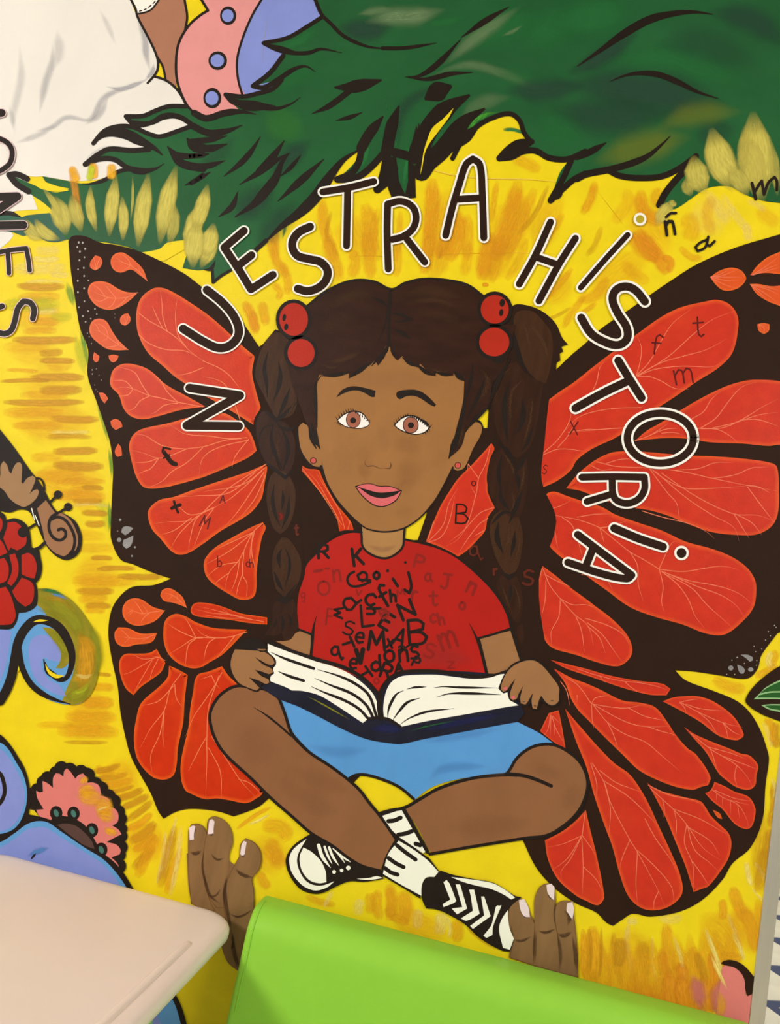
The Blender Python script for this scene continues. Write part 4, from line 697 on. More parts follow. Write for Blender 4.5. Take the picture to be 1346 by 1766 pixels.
# white and grey specks on the black
WD = Paint('wing_dots', bpy.data.objects[w1], 'small pale dots along the black wing edge', 'stuff', 25)
for x, y, r in ((522,70,9),(548,72,9),(513,100,8),(565,112,9),(530,130,9),(560,168,7),(527,188,8),(518,248,7),(556,238,8),(558,292,8),(516,324,8),(586,322,6),(558,374,8),(517,400,8),(560,460,7),(524,500,7),(585,525,7),(630,510,7),(642,545,6),(550,558,7),(602,575,6),(568,596,7),(580,672,5),(592,695,5),(607,740,5),(762,545,3),(762,568,3),(612,915,5),(640,908,4),(613,942,5),(657,952,4),(673,982,4),(628,1015,3),(636,1045,3),(648,1060,3)): WD.disc('dot_white', 'a2', (x, y), r*.72, r*.9, n=8)
for x, y, r in ((797,217,9),(791,350,15),(895,399,7),(875,457,7),(781,292,4)): WD.disc('dot_grey', 'a3', (x, y), r, n=10)
WD.fill('dot_grey', 'a3', '805,300 815,268 845,260 885,272! 860,300 830,320'); WD.fill('dot_grey', 'a3', '815,385 820,350 850,338 885,320! 880,360 862,395 838,408')
WD.done()
WD = Paint('wing_dots', bpy.data.objects[w3], 'small pale dots and drops at the wing tip', 'stuff', 25)
for x, y, r in ((1310,918,5),(1320,930,4),(1268,958,4),(1282,986,4),(1250,1015,4),(1174,1057,4),(1184,1092,4),(1225,1072,4),(1062,1130,5),(1027,1148,4),(1192,1150,4),(1190,1182,4),(1110,1170,4),(992,1242,4),(1045,1242,4)): WD.disc('dot_white', 'd3', (x, y), r, n=8)
WD.disc('dot_grey', 'd3', (1020, 1200), 17, n=12); WD.disc('dot_grey', 'd3', (1152, 1210), 18, 14, n=12)
WD.fill('dot_grey', 'd3', '1085,1112! 1130,1112 1165,1128 1165,1150 1145,1158 1120,1135'); WD.fill('dot_grey', 'd3', '1062,1178! 1095,1190 1113,1215 1105,1236 1085,1236 1070,1215')
WD.done()

# ---- a small stroke alphabet for the loose letters (unit box, y down)
GL = {'R':['0,1 0,0 .5,0 .75,.12 .75,.38 .5,.5 0,.5','.35,.5 .8,1'],'K':['0.05,0 .1,1','.75,.05 .1,.55','.3,.42 .85,.95'],'n':['0,.1 0,1','0,.4 .3,.1 .6,.15 .65,.45 .68,1'],'o':['.4,0 .1,.2 0,.5 .15,.85 .45,1 .75,.8 .82,.45 .7,.12 .4,0'],
 'O':['.45,0 .12,.15 0,.5 .12,.85 .45,1 .8,.85 .9,.5 .78,.15 .45,0'],'G':['.75,.08 .45,0 .1,.2 0,.55 .15,.9 .5,1 .85,.8','.85,.8 .8,.35 .55,.28 .4,.5 .55,.72 .82,.6'],'q':['.7,.1 .4,0 .08,.2 .05,.5 .3,.62 .6,.5 .7,.1','.68,.05 .72,.6 .85,1 1,.9'],'i':['.1,.35 .3,1'],'j':['.5,.2 .6,.75 .4,1 .1,.85'],
 'f':['.8,.1 .55,0 .35,.15 .35,1','.1,.45 .7,.42'],'C':['.85,.2 .55,0 .15,.2 0,.55 .2,.9 .6,1 .85,.8'],'h':['.05,0 .1,1','.1,.6 .35,.4 .6,.5 .65,1'],'w':['0,0 .2,1 .45,.3 .7,1 .95,0'],'m':['0,.1 .05,1','.05,.4 .25,.08 .42,.2 .45,.95','.45,.35 .65,.05 .85,.2 .9,1'],'d':['.7,0 .75,1','.72,.55 .4,.4 .1,.6 .1,.88 .4,1 .72,.85'],
 'L':['.05,0 .08,1! .8,.95'],'E':['.75,0 .05,0! .05,1! .8,1','.05,.5 .6,.48'],'N':['0,1 .05,0! .75,1! .8,0'],'S':['.8,.1 .45,0 .1,.15 .15,.42 .55,.52 .8,.7 .65,.95 .3,1 0,.88'],'e':['.05,.5 .75,.45 .65,.1 .35,0 .05,.25 .05,.7 .35,1 .75,.85'],'M':['0,1 .12,0! .45,.7! .8,0! .95,1'],'x':['0,0 .8,1','.75,0 .05,1'],
 'A':['0,1 .4,0! .8,1','.15,.62 .66,.6'],'B':['0,0 .05,1','0,0 .5,0 .75,.15 .7,.38 .1,.48','.1,.48 .6,.5 .9,.7 .7,.95 .05,1'],'T':['0,0 .9,0','.45,0 .45,1'],'V':['0,0 .4,1! .8,0'],'a':['.7,.15 .35,0 .05,.3 .05,.75 .35,1 .65,.8','.72,.05 .68,.75 .95,1'],'s':['.75,.1 .4,0 .12,.18 .25,.42 .6,.52 .75,.75 .5,1 .05,.92'],
 'P':['.05,1 0,0! .45,0 .7,.12 .7,.4 .4,.52 .05,.52'],'t':['.4,0 .42,.85 .6,1 .8,.9','.05,.3 .8,.28'],'J':['.2,0 .9,0','.6,0 .6,.75 .4,1 .05,.85'],'r':['.05,.1 .1,1','.08,.4 .3,.1 .65,.1'],'F':['.1,1 .05,0! .8,0','.07,.48 .6,.45'],'z':['0,0 .7,0! .05,1! .75,1'],'v':['0,0 .35,1! .7,0'],'g':['.7,.1 .35,0 .05,.2 .1,.5 .4,.58 .7,.4','.72,.05 .75,.7 .6,1 .2,.95'],
 'b':['.05,0 .1,1','.1,.6 .4,.45 .7,.65 .6,.95 .1,1'],'l':['.2,0 .3,1'],'-':['0,.5 .8,.45'],'c':['.75,.15 .4,0 .05,.3 .05,.75 .4,1 .78,.85'],'+':['.4,0 .45,1','0,.5 .85,.45'],'~':['0,.6 .3,.3 .6,.6 .9,.3']}
def glyph(P, ch, mat, t, cx, cy, h, rot=0, w=3, asp=.8, L=None, mirror=False):
    ox, oy, k = TIL[t]; cr, sr = math.cos(R(rot)), math.sin(R(rot))
    for stz in GL[ch]:
        out = []
        for tok in stz.split():
            c = tok.endswith('!'); a, b = map(float, tok.rstrip('!').split(','))
            x, y = (a-.42)*h*asp, (b-.5)*h
            if mirror: x = -x
            out.append((ox+(cx+x*cr-y*sr)*k, oy+(cy+x*sr+y*cr)*k, c))
        P.line(mat, t, out, w, L)
def letter(ch, mat, t, cx, cy, h, rot=0, w=3, asp=.8, L=26.5, parent=mur, name='small_letter', label=None, dots=(), mirror=False):
    P = Paint(name, parent, label, L=L)
    for c in ch.split('|'): glyph(P, c, mat, t, cx, cy, h, rot, w, asp, mirror=mirror); 
    for d in dots: P.disc(mat, t, d[:2], d[2], n=12)
    P.done()
# letters scattered on wings and sky
letter('n', 'ink', 'd1', 622, 1505, 100, -8, 5.2, .8); P = Paint('small_letter', mur, L=26.5); P.line('ink', 'd1', '590,1440 620,1415 655,1412', 4.6); P.done()
P = Paint('small_letter', mur, L=26.5); P.line('ink', 'd1', '860,1590 815,1610 785,1640 800,1665 850,1640 870,1570! 860,1620 880,1632 912,1600', 4.4, taper='r'); P.done()
P = Paint('small_letter', mur, L=26.5); P.line('ink', 'd1', '1160,1215 1185,1320', 5.5); P.line('ink', 'd1', '1180,1270 1210,1220 1225,1200 1240,1290! 1270,1210 1310,1175 1325,1200 1325,1260', 5); P.done()
letter('f', 'letter_wing', 'd2', 527, 745, 130, 8, 3, .75); letter('t', 'letter_wing', 'd2', 803, 630, 130, -3, 3, .7); letter('m', 'letter_wing', 'd2', 700, 955, 105, -8, 3, 1.25)
letter('x', 'letter_wing', 'c2', 1272, 1300, 85, 5, 2.4); letter('s', 'letter_wing', 'c2', 1078, 1575, 60, 10, 1.5, .7)
letter('B', 'black', 'c3', 525, 180, 125, 5, 3, .75); letter('o', 'letter_wing', 'c2', 605, 1668, 32, 0, 2, 1)
P = Paint('small_letter', bpy.data.objects[w1], L=26.5); P.line('black', 'a2', '1130,1440 1085,1430 1080,1460 1110,1495', 4); P.line('black', 'a2', '1090,1445 1110,1490 1140,1530 1165,1540', 8, taper='s'); P.line('black', 'a2', '1085,1500 1125,1478', 3); P.done()
P = Paint('small_letter', bpy.data.objects[w1], L=26.5); P.line('black', 'a3', '1140,140 1175,125 1195,118', 6); P.line('black', 'a3', '1155,95 1165,130 1182,168', 4.5); P.done()
letter('M', 'letter_wing', 'b3', 92, 230, 75, 22, 2.4); letter('A', 'letter_wing', 'b3', 210, 80, 52, 5, 2, .8); letter('b', 'letter_wing', 'b3', 190, 492, 72, 0, 1.8, .6); letter('c', 'letter_wing', 'b3', 376, 512, 34, 0, 1.8, .8); letter('h', 'letter_wing', 'b3', 402, 505, 55, 0, 1.8, .7)
# ---- the girl
GI = Paint('painted_girl', mur, 'painted girl sitting cross legged with two long braids, red lettered shirt and blue skirt', L=27)
# black outline work and the dark ground behind the braids
GI.fill('black', 'px', '437,640! 450,600 475,568 500,575! 520,700! 522,800 515,860 524,960 520,1010 520,1100! 560,1125! 560,1140! 470,1120! 456,1095! 470,1060 468,960 460,860 470,810 455,795 441,764 438,725 450,700 441,670')
GI.fill('black', 'px', '842,600! 862,570 884,528 907,526 936,537 959,558 970,582 980,594! 969,598 972,606! 966,610 967,622! 961,626 960,638! 949,680 940,760 935,830 960,900 930,1000 945,1140 900,1150 882,1080 850,1020 852,960 845,905 854,876 840,830 846,790 853,772 842,735 845,690')
GI.done(); GIRL = bpy.data.objects['painted_girl']
def part(name, label=None, L=28): return Paint(name, GIRL, label, L=L)
# braids
P = part('braid', 'left brown braid falling to the book', 28.5)
P.fill('hair_light', 'b2', '425,960 440,850 480,750 550,670 620,680 660,760 680,900 690,1040 700,1140 660,1220 560,1240 510,1140 470,1060')
P.fill('hair_lobe', 'b2', '430,1280 460,1200 500,1185 560,1260 545,1400 560,1510 600,1600 540,1575 480,1500 445,1400')
P.fill('hair_lobe', 'b2', '560,1240! 640,1280 685,1370 690,1450 670,1560 620,1625 580,1540 545,1420')
P.fill('hair_light', 'b2', '690,930! 830,935! 826,1100 832,1290! 800,1310 760,1260 720,1130 690,1020', 28.3)
P.fill('hair_light', 'b3', '500,60 520,-60 560,-110 620,-100 670,-40 692,40 680,170 640,270 590,312 545,270 515,180')
P.fill('hair_light', 'b3', '535,520 555,400 600,335 640,340 695,410 730,500 715,620 660,710 620,750 570,690 545,600')
P.fill('hair_lobe', 'b3', '550,770 620,735 680,745 705,840 708,930 655,1010 615,1020 600,965 560,985 490,982 530,900')
for p, w in (('510,790 485,900 500,1010 505,1100',7),('580,860 592,960 570,1060 545,1120',8),('655,1035 620,1130 575,1230',7),('690,950 720,1080 760,1200 790,1300',7),('745,960 755,1060 745,1130',4),('480,1180 520,1210 570,1250 640,1190 700,1130',7),('545,1270 530,1370 560,1480 610,1580',7),('600,1310 635,1380 640,1470 610,1580',7),('560,1260 600,1300 660,1310 700,1280',6),('480,1520 560,1580 625,1630 690,1560',6),('545,1280 480,1300 440,1400',3)): P.line('ink', 'b2', p, w, 29.5, 't')
for p, w in (('550,-20 540,90 560,190 590,260',7),('605,20 610,80 600,150',6),('650,60 640,170 600,280',7),('600,410 580,460 590,540',7),('550,560 580,640 610,690',7),('620,400 650,470 650,560 620,660',5),('560,740 620,755 680,735',9),('570,690 620,745 700,640',6),('600,960 610,900 600,850',6),('540,940 565,890 560,860',4),('650,930 660,880 640,840',5)): P.line('ink', 'b3', p, w, 29.5, 't')
for t, p, w in (('b2','450,900 480,800 530,720',8),('b2','620,1230 660,1180 690,1120',6),('b2','590,1330 570,1420 590,1510',5),('b3','520,40 530,150 570,260',4),('b3','550,470 590,370 650,370 700,460',5),('b3','660,520 655,620 630,690',4),('b3','600,480 615,560 605,620',6)): P.soft('b_hair_light', t, p, w, 29.9, .6)
P.done()
P = part('braid', 'right brown braid falling behind the shoulder', 28.5)
P.fill('hair_light', 'c2', '868,580! 890,535 930,520 1000,530 1065,590 1115,660 1132,760 1115,900 1085,1000! 1060,1010 1000,960 920,860 885,720')
P.fill('hair_lobe', 'c2', '735,1120 770,980 830,880 890,860! 960,950 1070,1000! 1050,1120 1030,1250 980,1420 900,1500 860,1480 790,1390 745,1260')
P.fill('hair_lobe', 'c2', '700,1600 730,1490 790,1430! 870,1560 900,1590 955,1480 965,1620 955,1740 930,1850 890,1920 830,1900 760,1830 710,1720')
P.fill('hair_light', 'c3', '712,270 740,190 790,150 850,200 905,200 930,300 925,420 895,540 840,605 785,530 735,420')
P.fill('hair_lobe', 'c3', '755,650 790,580 840,610 890,590 925,690 930,820 905,905 870,880 820,790')
P.fill('hair_lobe', 'c3', '890,930! 930,900! 940,1000 925,1040 900,1000', 28.3)
for p, w in (('870,540 860,640 885,760 930,880 990,960',10),('845,990 815,1100 812,1230 830,1400',10),('925,1110 935,1200 915,1290 885,1340',10),('760,1400 830,1450 890,1580',7),('960,1470 920,1540 870,1610',8),('790,1480 770,1600 790,1720',7),('860,1580 900,1640 905,1720',7),('780,960 720,1060 705,1180',12),('1000,1290 960,1400 920,1460',5)): P.line('ink', 'c2', p, w, 29.5, 't')
for p, w in (('780,0 790,80 850,160',8),('930,20 890,120 840,240',9),('770,230 760,330 800,440',9),('880,290 870,380 850,460',7),('720,250 800,170 870,170',6),('790,560 840,600 890,560',9),('850,640 850,700 840,760',6)): P.line('ink', 'c3', p, w, 29.5, 't')
for t, p, w in (('c2','930,570 1000,640 1080,760 1090,900',9),('c2','920,560 960,680 980,800',8),('c2','880,880 770,980 750,1150',8),('c2','960,960 860,1060 850,1300',7),('c2','1000,1050 980,1250 920,1450',6),('c2','800,1460 860,1560 880,1640',7),('c2','940,1520 930,1660 900,1740',7),('c3','740,240 740,380 800,520',8),('c3','900,240 910,380 860,540',7),('c3','830,230 840,330 810,440',7),('c3','860,20 870,120 830,180',5),('c3','870,640 910,760 900,860',5),('c3','780,620 830,760 870,860',5)): P.soft('b_hair_light', t, p, w, 29.9, .6)
P.done()
for p, t in (('570,170 600,190 580,230','b3'),): 
    P = part('hair_mark', None, 30.5); P.soft('b_red_dark', t, p, 9, 30.5, .8); P.done()
# neck and shirt
P = part('neck', None, 30); P.fill('skin_neck', 'px', '612,880! 624,915! 626,943 642,956 663,962 681,957 694,944! 698,905! 720,870!'); P.soft('b_skin_light', 'px', '632,940 660,948 688,940', 14, 30.4, .5)
P.line('ink', 'px', '622,905 624,925 626,943 640,956 663,963 681,957 695,943 697,925 699,905', 4, 34); P.done()
P = part('shirt', 'red shirt covered with black and faded letters', 31)
P.fill('shirt_red', 'px', '624,919! 600,920 575,930 551,948 528,973! 525,995 517,1017 513,1050 516,1084! 538,1092 539,1130! 560,1160! 652,1200! 668,1175! 700,1170! 838,1168! 826,1100! 881,1082! 876,1061 858,1027 826,993 790,962 751,944 712,934 697,931! 694,944 681,957 663,963 642,956 626,943')
for t, p, w, a in (('c3','100,1150 350,1100 640,1150',40,.45),('c3','60,700 60,900 120,1080',44,.4),('sh','300,500 350,700 420,880',60,.4),('sh','700,900 900,850 1150,880',30,.5),('sh','60,450 100,650 80,780',20,.3)): P.soft('b_red_soft', t, p, w*1.5, 31.9, a*.4)
P.line('ink', 'px', '586,918 600,916 624,918', 4, 32.5); P.line('ink', 'px', '586,919 565,934 545,955 528,974 524,995 516,1020', 3, 32.5, 't')
P.line('ink', 'px', '697,930 730,937 760,946 790,962 826,992 858,1027 876,1060 882,1083', 4, 32.5)
P.line('ink', 'b3', '830,858 812,930 805,1010 795,1115', 5, 32.5, 's'); P.line('ink', 'b3', '715,945 760,962 805,980', 4, 32.5); P.line('ink', 'c3', '575,903 610,970 640,1040 665,1130 690,1235', 5, 32.5, 's'); P.line('ink', 'c3', '640,1002 740,975 855,938', 4, 32.5)
P.done(); 
def sl(ch, x, y, h, rot=0, w=4.6, asp=.8, m='ink', **k): letter(ch, m, 'sh', x, y, h, rot, w*1.12, asp, 33, GIRL, 'shirt_letter', None, **k)
for a in (('R',112,122,90,-2,4.6,.95),('K',343,160,115,-6,5,.75),('o',474,287,46,0,4.6,1),('i',600,318,90,-28,4.8,.3),('j',690,320,175,-6,4.6,.55),('C',432,450,80,15,4.6,.95),('f',522,425,150,-28,4.8,.62),('h',590,425,80,-4,4.4,.75),
    ('w',215,538,55,95,3.8,1.35),('L',410,563,145,-3,4.2,.75),('E',545,600,105,32,5,.85),('N',680,520,110,-25,5,1.1),('h',455,535,90,92,4.4,.75),('S',285,645,90,10,3,.95),('e',362,712,72,12,4,.95),('M',470,732,125,2,5.2,.95),('x',567,752,55,10,4,.9),('A',635,715,130,22,4.2,.75),('B',750,675,165,-2,4.8,.85),
    ('q',197,818,95,-8,4,.8),('V',362,838,90,-4,7,.65),('o',562,838,78,0,4.6,1),('n',665,828,85,-4,4.6,.95),('s',735,812,88,-8,4.2,.85),('d',470,885,105,-2,4.6,.85),('e',317,890,72,10,4,.85),('R',545,940,95,20,4.6,.85),('A',628,918,65,-4,4.2,1.0),('P',748,880,65,28,3.6,.9)): sl(*a, dots={'i': ((550, 255, 11),), 'j': ((671, 198, 10),)}.get(a[0], ()))
P = Paint('shirt_letter', GIRL, L=33); P.line('ink', 'sh', '320,262 290,280 275,320 300,358 360,358 430,332', 4.6); P.line('ink', 'sh', '430,320 400,320 355,315 345,285 380,262 405,275 408,310 375,325', 4.6); P.done()
for ls in (('245,758 308,738','292,706 322,772'),('398,908 445,972','372,968 422,940'),('300,440 262,445 248,480 272,520 300,520 335,480 368,455','300,440 322,462 338,478')):
    P = Paint('shirt_letter', GIRL, L=33)
    for q in ls: P.line('ink', 'sh', q, 4.8)
    P.done()
P = Paint('shirt_letter', GIRL, L=33); P.line('ink', 'sh', '625,775 650,768 670,778 690,768', 3.4); P.done()
for a in (('n',208,285,85,-6,3.6,.8),('O',110,372,92,0,3.6,.95),('F',155,570,110,8,2.8,.55),('P',770,195,85,18,4,1),('a',828,300,55,0,3.4,1),('J',945,328,100,8,4,.75),('n',1130,372,80,25,4.6,.9),('r',735,430,80,8,4,.7),('t',862,445,95,0,3.8,.75),('c',862,580,60,0,3.8,.75),('h',918,582,80,-10,3.8,.75),
    ('m',955,728,120,-18,5,1),('S',838,800,95,12,3.6,.9),('o',1060,495,48,0,4,1),('M',635,405,42,-15,2.4,1.3),('z',985,898,42,0,2,1.6),('v',355,405,38,10,2.4,1.4),('B',525,545,55,-25,4,1.1),('o',474,1008,40,0,3,.95)): sl(*a, m='letter_faded')
P = Paint('shirt_letter', GIRL, L=33); P.line('letter_faded', 'sh', '50,258 80,255 100,250', 5); P.line('letter_faded', 'sh', '125,240 150,240', 4); P.done()
letter('g', 'letter_faded', 'b3', 742, 730, 62, 0, 2, .6, 33, GIRL, 'shirt_letter'); letter('q', 'letter_braid', 'c3', 612, 440, 100, -10, 3, .8, 33, GIRL, 'shirt_letter')
letter('S', 'letter_braid', 'c3', 968, 600, 95, 0, 4, .9, 33, GIRL, 'shirt_letter'); letter('r', 'letter_braid', 'c3', 750, 560, 40, 0, 4, .8, 33, GIRL, 'shirt_letter'); letter('t', 'letter_braid', 'b3', 698, 285, 65, 0, 3.4, .5, 33, GIRL, 'shirt_letter')
# arms
P = part('arm', None, 31.5); P.fill('skin_arm', 'b3', '690,970! 720,955! 800,985! 796,1120! 700,1090 560,1022! 620,1020 660,1010'); P.line('ink', 'b3', '800,985 800,1050 795,1118', 4, 32.5); P.done()
P = part('arm', None, 31.5); P.fill('skin_arm', 'c3', '642,1008! 740,980 852,952! 885,1050 925,1150! 860,1190 805,1240! 695,1236! 668,1120'); P.line('ink', 'c3', '855,940 880,1020 918,1140', 5, 32.5); P.line('ink', 'c3', '640,1005 668,1120 695,1236', 4, 32.5); P.done()
# ears and face
for lb, t, p, ln, c in (('left', 'b2', '712,1330 715,1290 740,1266 775,1285! 800,1380 860,1440! 870,1560! 810,1550 760,1500 725,1430', '705,1340 720,1430 760,1510 810,1552 875,1560', (810,1517)), ('right', 'c2', '440,1560! 480,1440 560,1320 612,1262! 645,1270 660,1300 650,1350 600,1440 545,1560 500,1583 470,1570', '612,1248 645,1260 664,1300', (500,1548))):
    P = part('ear', None, 35); P.fill('skin_face', t, p); P.line('ink', t, ln, 4, 34.2); P.disc('ink', t, c, 22, n=18, L=38); P.disc('earring', t, c, 17, n=18, L=38.5); P.done()
P = part('face', None, 36)
P.fill('skin_face', 'fa', '60,40! 64,200 68,400 92,560 115,700! 150,810 220,930 310,1035 420,1130 490,1152 560,1160 640,1152 720,1125 820,1055 920,940 990,820 1050,700! 1075,560 1110,420 1140,240 1142,40! 1000,-60! 600,-260! 300,-60!')
P.line('ink', 'fa', '100,690 150,810 220,930 310,1035 420,1132 490,1155 560,1163 640,1155 720,1128 820,1058 920,943 990,822 1055,700', 4.4, 35.4)
for p, w, a in (('620,520 740,540 820,620',30,.35),('360,730 420,720 480,740',30,.4),('640,720 740,740 800,830',40,.35),('600,830 700,840 790,800',22,.3),('880,700 960,660 1040,560',20,.2),('620,1040 700,1030 780,980',18,.25),('360,560 420,600 470,560',18,.2)): P.soft('b_skin_dark', 'fa', p, w*1.8, 36.9, a*.36)
for p, w, a in (('150,100 500,60 1000,80',40,.3),('500,380 560,500 560,600',20,.3),('200,500 260,640 300,760',40,.2)): P.soft('b_skin_light', 'fa', p, w*1.5, 36.9, a*.6)
P.done()
P = part('eye', 'left eye with brown iris', 38); P.fill('ink', 'fa', '214,356 270,308 340,286 405,305 456,372! 446,398 385,419 300,412 246,388'); P.fill('eye_white', 'fa', '224,357! 275,315 340,296 400,312 451,374 442,393 382,413 302,406 252,384', 39)
P.disc('ink', 'fa', (335,352), 54, 62, 40); P.disc('iris', 'fa', (335,352), 49, 57, 41); P.disc('ink', 'fa', (333,358), 22, L=42)
for i in range(15):
    u = i/14; x = 222+u*228; y = 352-62*math.sin(math.pi*min(1,u*1.02)**.9)+ (18*u if u > .5 else 0); P.line('ink', 'fa', f'{x},{y} {x+(-16+22*u)},{y-24+6*abs(u-.5)}', 1.9, 42, 'e')
for x, y in ((222,372),(232,378),(243,386)): P.line('ink', 'fa', f'{x},{y} {x-6},{y+12}', 1.8, 42, 'e')
P.done()
P = part('eye', 'right eye with brown iris', 38); P.fill('ink', 'fa', '628,392 688,334 748,318 815,338 892,412! 852,450 780,463 705,445 655,418'); P.fill('eye_white', 'fa', '638,392! 692,343 748,328 808,348 884,411 846,443 780,456 710,438 660,412', 39)
P.disc('ink', 'fa', (752,392), 58, 62, 40); P.disc('iris', 'fa', (752,392), 52, 56, 41); P.disc('ink', 'fa', (753,393), 22, L=42)
for i in range(17):
    u = i/16; x = 640+u*245; y = 388-64*math.sin(math.pi*min(1,u*1.0)**.9)+ (24*u if u > .4 else 0); P.line('ink', 'fa', f'{x},{y} {x+(-14+34*u)},{y-26+4*u}', 2 if u < .6 else 2.6, 42, 'e')
for x, y in ((885,420),(872,432),(858,442)): P.line('ink', 'fa', f'{x},{y} {x+4},{y+20}', 1.8, 42, 'e')
P.line('ink', 'fa', '820,345 860,372 890,400', 4, 42, 't'); P.done()
P = part('eyebrow', None, 38); P.fill('ink', 'fa', '210,192! 250,140 300,115 350,110 420,122 496,142! 492,187! 468,188 420,160 370,142 320,143 265,162'); P.done()
P = part('eyebrow', None, 38); P.fill('ink', 'fa', '648,160 665,145 720,136 780,135 830,150 885,190 936,243! 925,258! 890,243 835,205 780,181 720,183 675,203 652,190'); P.done()
P = part('nose', None, 38); P.line('nose_line', 'fa', '432,636 418,655 424,680 440,690 480,687 520,703 560,708', 2, taper='t'); P.line('nose_line', 'fa', '555,704 600,706 608,685 602,658', 2.6, taper='t'); P.done()
P = part('mouth', 'pink lips slightly open', 38); P.fill('ink', 'fa', '346,834! 420,816 465,816 520,831 600,833 690,867! 652,936 600,970 550,986 488,977 426,935 375,880'); P.fill('lip', 'fa', '356,838! 420,821 462,821 520,837 600,839 682,870! 648,928 598,963 550,979 492,970 432,930 384,880', 39)
P.fill('ink', 'fa', '380,848! 430,865 490,880 540,884 610,878 680,868! 640,898 590,915 540,922 470,908 420,878', 40); P.line('ink', 'fa', '360,838 430,862 520,884 600,880 684,868', 1.6, 40); P.done()
# hair over the face
P = part('hair', 'dark brown hair parted in the middle with a fringe', 43)
P.fill('hair', 'px', '496,629! 500,600 515,560 530,527! 559,504 590,488 616,483 647,486 676,499! 699,488 733,481 777,484 808,492 832,510! 860,560! 890,560! 870,640! 850,660! 842,700 826,717 806,738 796,770 774,791! 783,768 793,735 800,694 802,656! 783,642! 782,648! 768,644 754,640! 751,648! 738,640 725,627! 721,634! 705,624 694,614! 686,622! 678,608 671,592! 664,600 652,630! 647,621! 638,630 624,635! 615,645 602,652! 602,642! 590,645 570,648 551,646! 546,660! 544,686 546,738! 553,776! 540,755 528,728! 518,700 505,665')
P.line('ink', 'px', '529,529 559,505 590,489 616,483 647,486 676,499 699,488 733,481 777,484 808,492 833,510', 4.6, 44)
P.line('ink', 'px', '674,500 673,530 671,560 671,596', 5, 44)
for t, p, w in (('c2','60,540 120,550 190,580 80,600',6),('c2','70,640 130,670 190,710',7),('c2','50,740 70,800 95,850',6),('c2','130,830 180,870 235,895',6),('c2','220,870 290,930 355,955',7),('c2','340,925 410,945 470,950',6),('c2','470,925 510,960 550,990',9),('c2','545,990 545,1130 510,1290 440,1505',8),('c2','600,870 590,960 560,1100',6),('c2','680,960 640,1080 560,1240',7),('c2','850,840 780,960 700,1160',9),('c2','720,1150 630,1225 560,1310',8),('c2','520,1300 480,1400 440,1503',11),('c2','700,820 760,860 840,830',7),
    ('b2','1310,740 1270,830 1240,885',6),('b2','1280,790 1230,850 1195,890',5),('b2','1200,860 1130,910 1045,970',8),('b2','1060,930 960,948 865,955',7),('b2','865,950 830,1000 825,1100 835,1300',6),('b2','800,1270 820,1360 855,1440',10),('b2','780,1300 800,1370 830,1440',7),('b2','1200,430 1260,460 1310,500',6),('b2','1310,400 1290,600 1230,760',3),('c2','0,830 30,770 40,740',7)): P.line('ink', t, p, w, 44.5, 't')
for t, p, w, a in (('c2','100,430 300,390 560,440',30,.35),('c2','250,540 420,560 560,640',30,.22),('c2','150,480 350,450 520,520',16,.4),('b2','900,520 1050,420 1240,430',30,.3),('b2','830,700 950,600 1150,560',36,.2),('b2','880,860 1000,850 1150,780',14,.5),('c2','300,900 400,930 450,920',7,.5),('b2','850,870 930,900 1000,880',6,.5),('c2','650,900 700,1000 620,1150',14,.4),('c2','540,1280 520,1360 480,1440',8,.5)): P.soft('b_hair_light', t, p, w, 44.2, a)
P.done()
for t, c1_, c2_, sp in (('b2', (680,580,95,109), (729,803,90,93), ((617,568,12,24),(630,630,14,22))), ('c2', (745,513,93,95), (742,730,100,95), ((795,470,18,26),(788,535,14,24)))):
    for i, (x, y, rx, ry) in enumerate((c1_, c2_)):
        P = part('hair_bead', None, 46); P.disc('ink', t, (x, y), rx+24, ry+24, 45.4); P.disc('bead_red', t, (x, y), rx, ry, 46)
        if i == 0:
            for a, b, q, r_ in sp: P.disc('ink', t, (a, b), q, r_, 47, 10)
        P.done()
# skirt and legs
P = part('skirt', 'sky blue skirt', 40)
P.fill('skirt', 'px', '476,1190! 481,1204 499,1253 517,1279 532,1296 570,1320 600,1344! 615,1339 626,1337 650,1341 680,1352 715,1380! 733,1365 751,1355 780,1346 816,1340 873,1336! 880,1327 901,1301 925,1287 956,1283! 930,1264 893,1245! 880,1236! 690,1272! 600,1245! 500,1200!')
P.line('ink', 'px', '600,1344 613,1337 630,1336 662,1345 690,1358 714,1378', 5.06, 41); P.line('ink', 'px', '481,1203 492,1232 502,1262 517,1281 532,1296', 5.29, 47)
for t, p, w, a in (('lg','700,180 900,220 1100,200',30,.3),('c4','300,120 400,40 700,20',26,.4),('c3','200,1690 500,1650 800,1600',26,.3)): P.soft('b_blue', t, p, w, 40.9, a)
P.done()
P = part('leg', 'left leg crossing in front', 45)
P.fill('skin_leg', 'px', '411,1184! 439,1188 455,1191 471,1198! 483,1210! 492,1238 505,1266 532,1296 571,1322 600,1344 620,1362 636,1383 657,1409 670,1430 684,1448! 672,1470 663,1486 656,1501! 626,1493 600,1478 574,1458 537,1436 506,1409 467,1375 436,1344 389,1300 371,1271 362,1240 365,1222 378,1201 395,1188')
P.line('ink', 'px', '439,1187 425,1184 410,1183 395,1188 378,1201 365,1222 362,1240 370,1271 388,1300 435,1344 467,1376 506,1410 537,1437 574,1459 600,1479 626,1494 656,1502', 5.29, 46)
P.line('ink', 'px', '502,1266 532,1296 571,1322 600,1344 620,1362 636,1383 657,1409 684,1448', 5.29, 46); P.line('ink', 'hl', '240,545 330,600 420,670 510,750', 3.6, 46.5, 's')
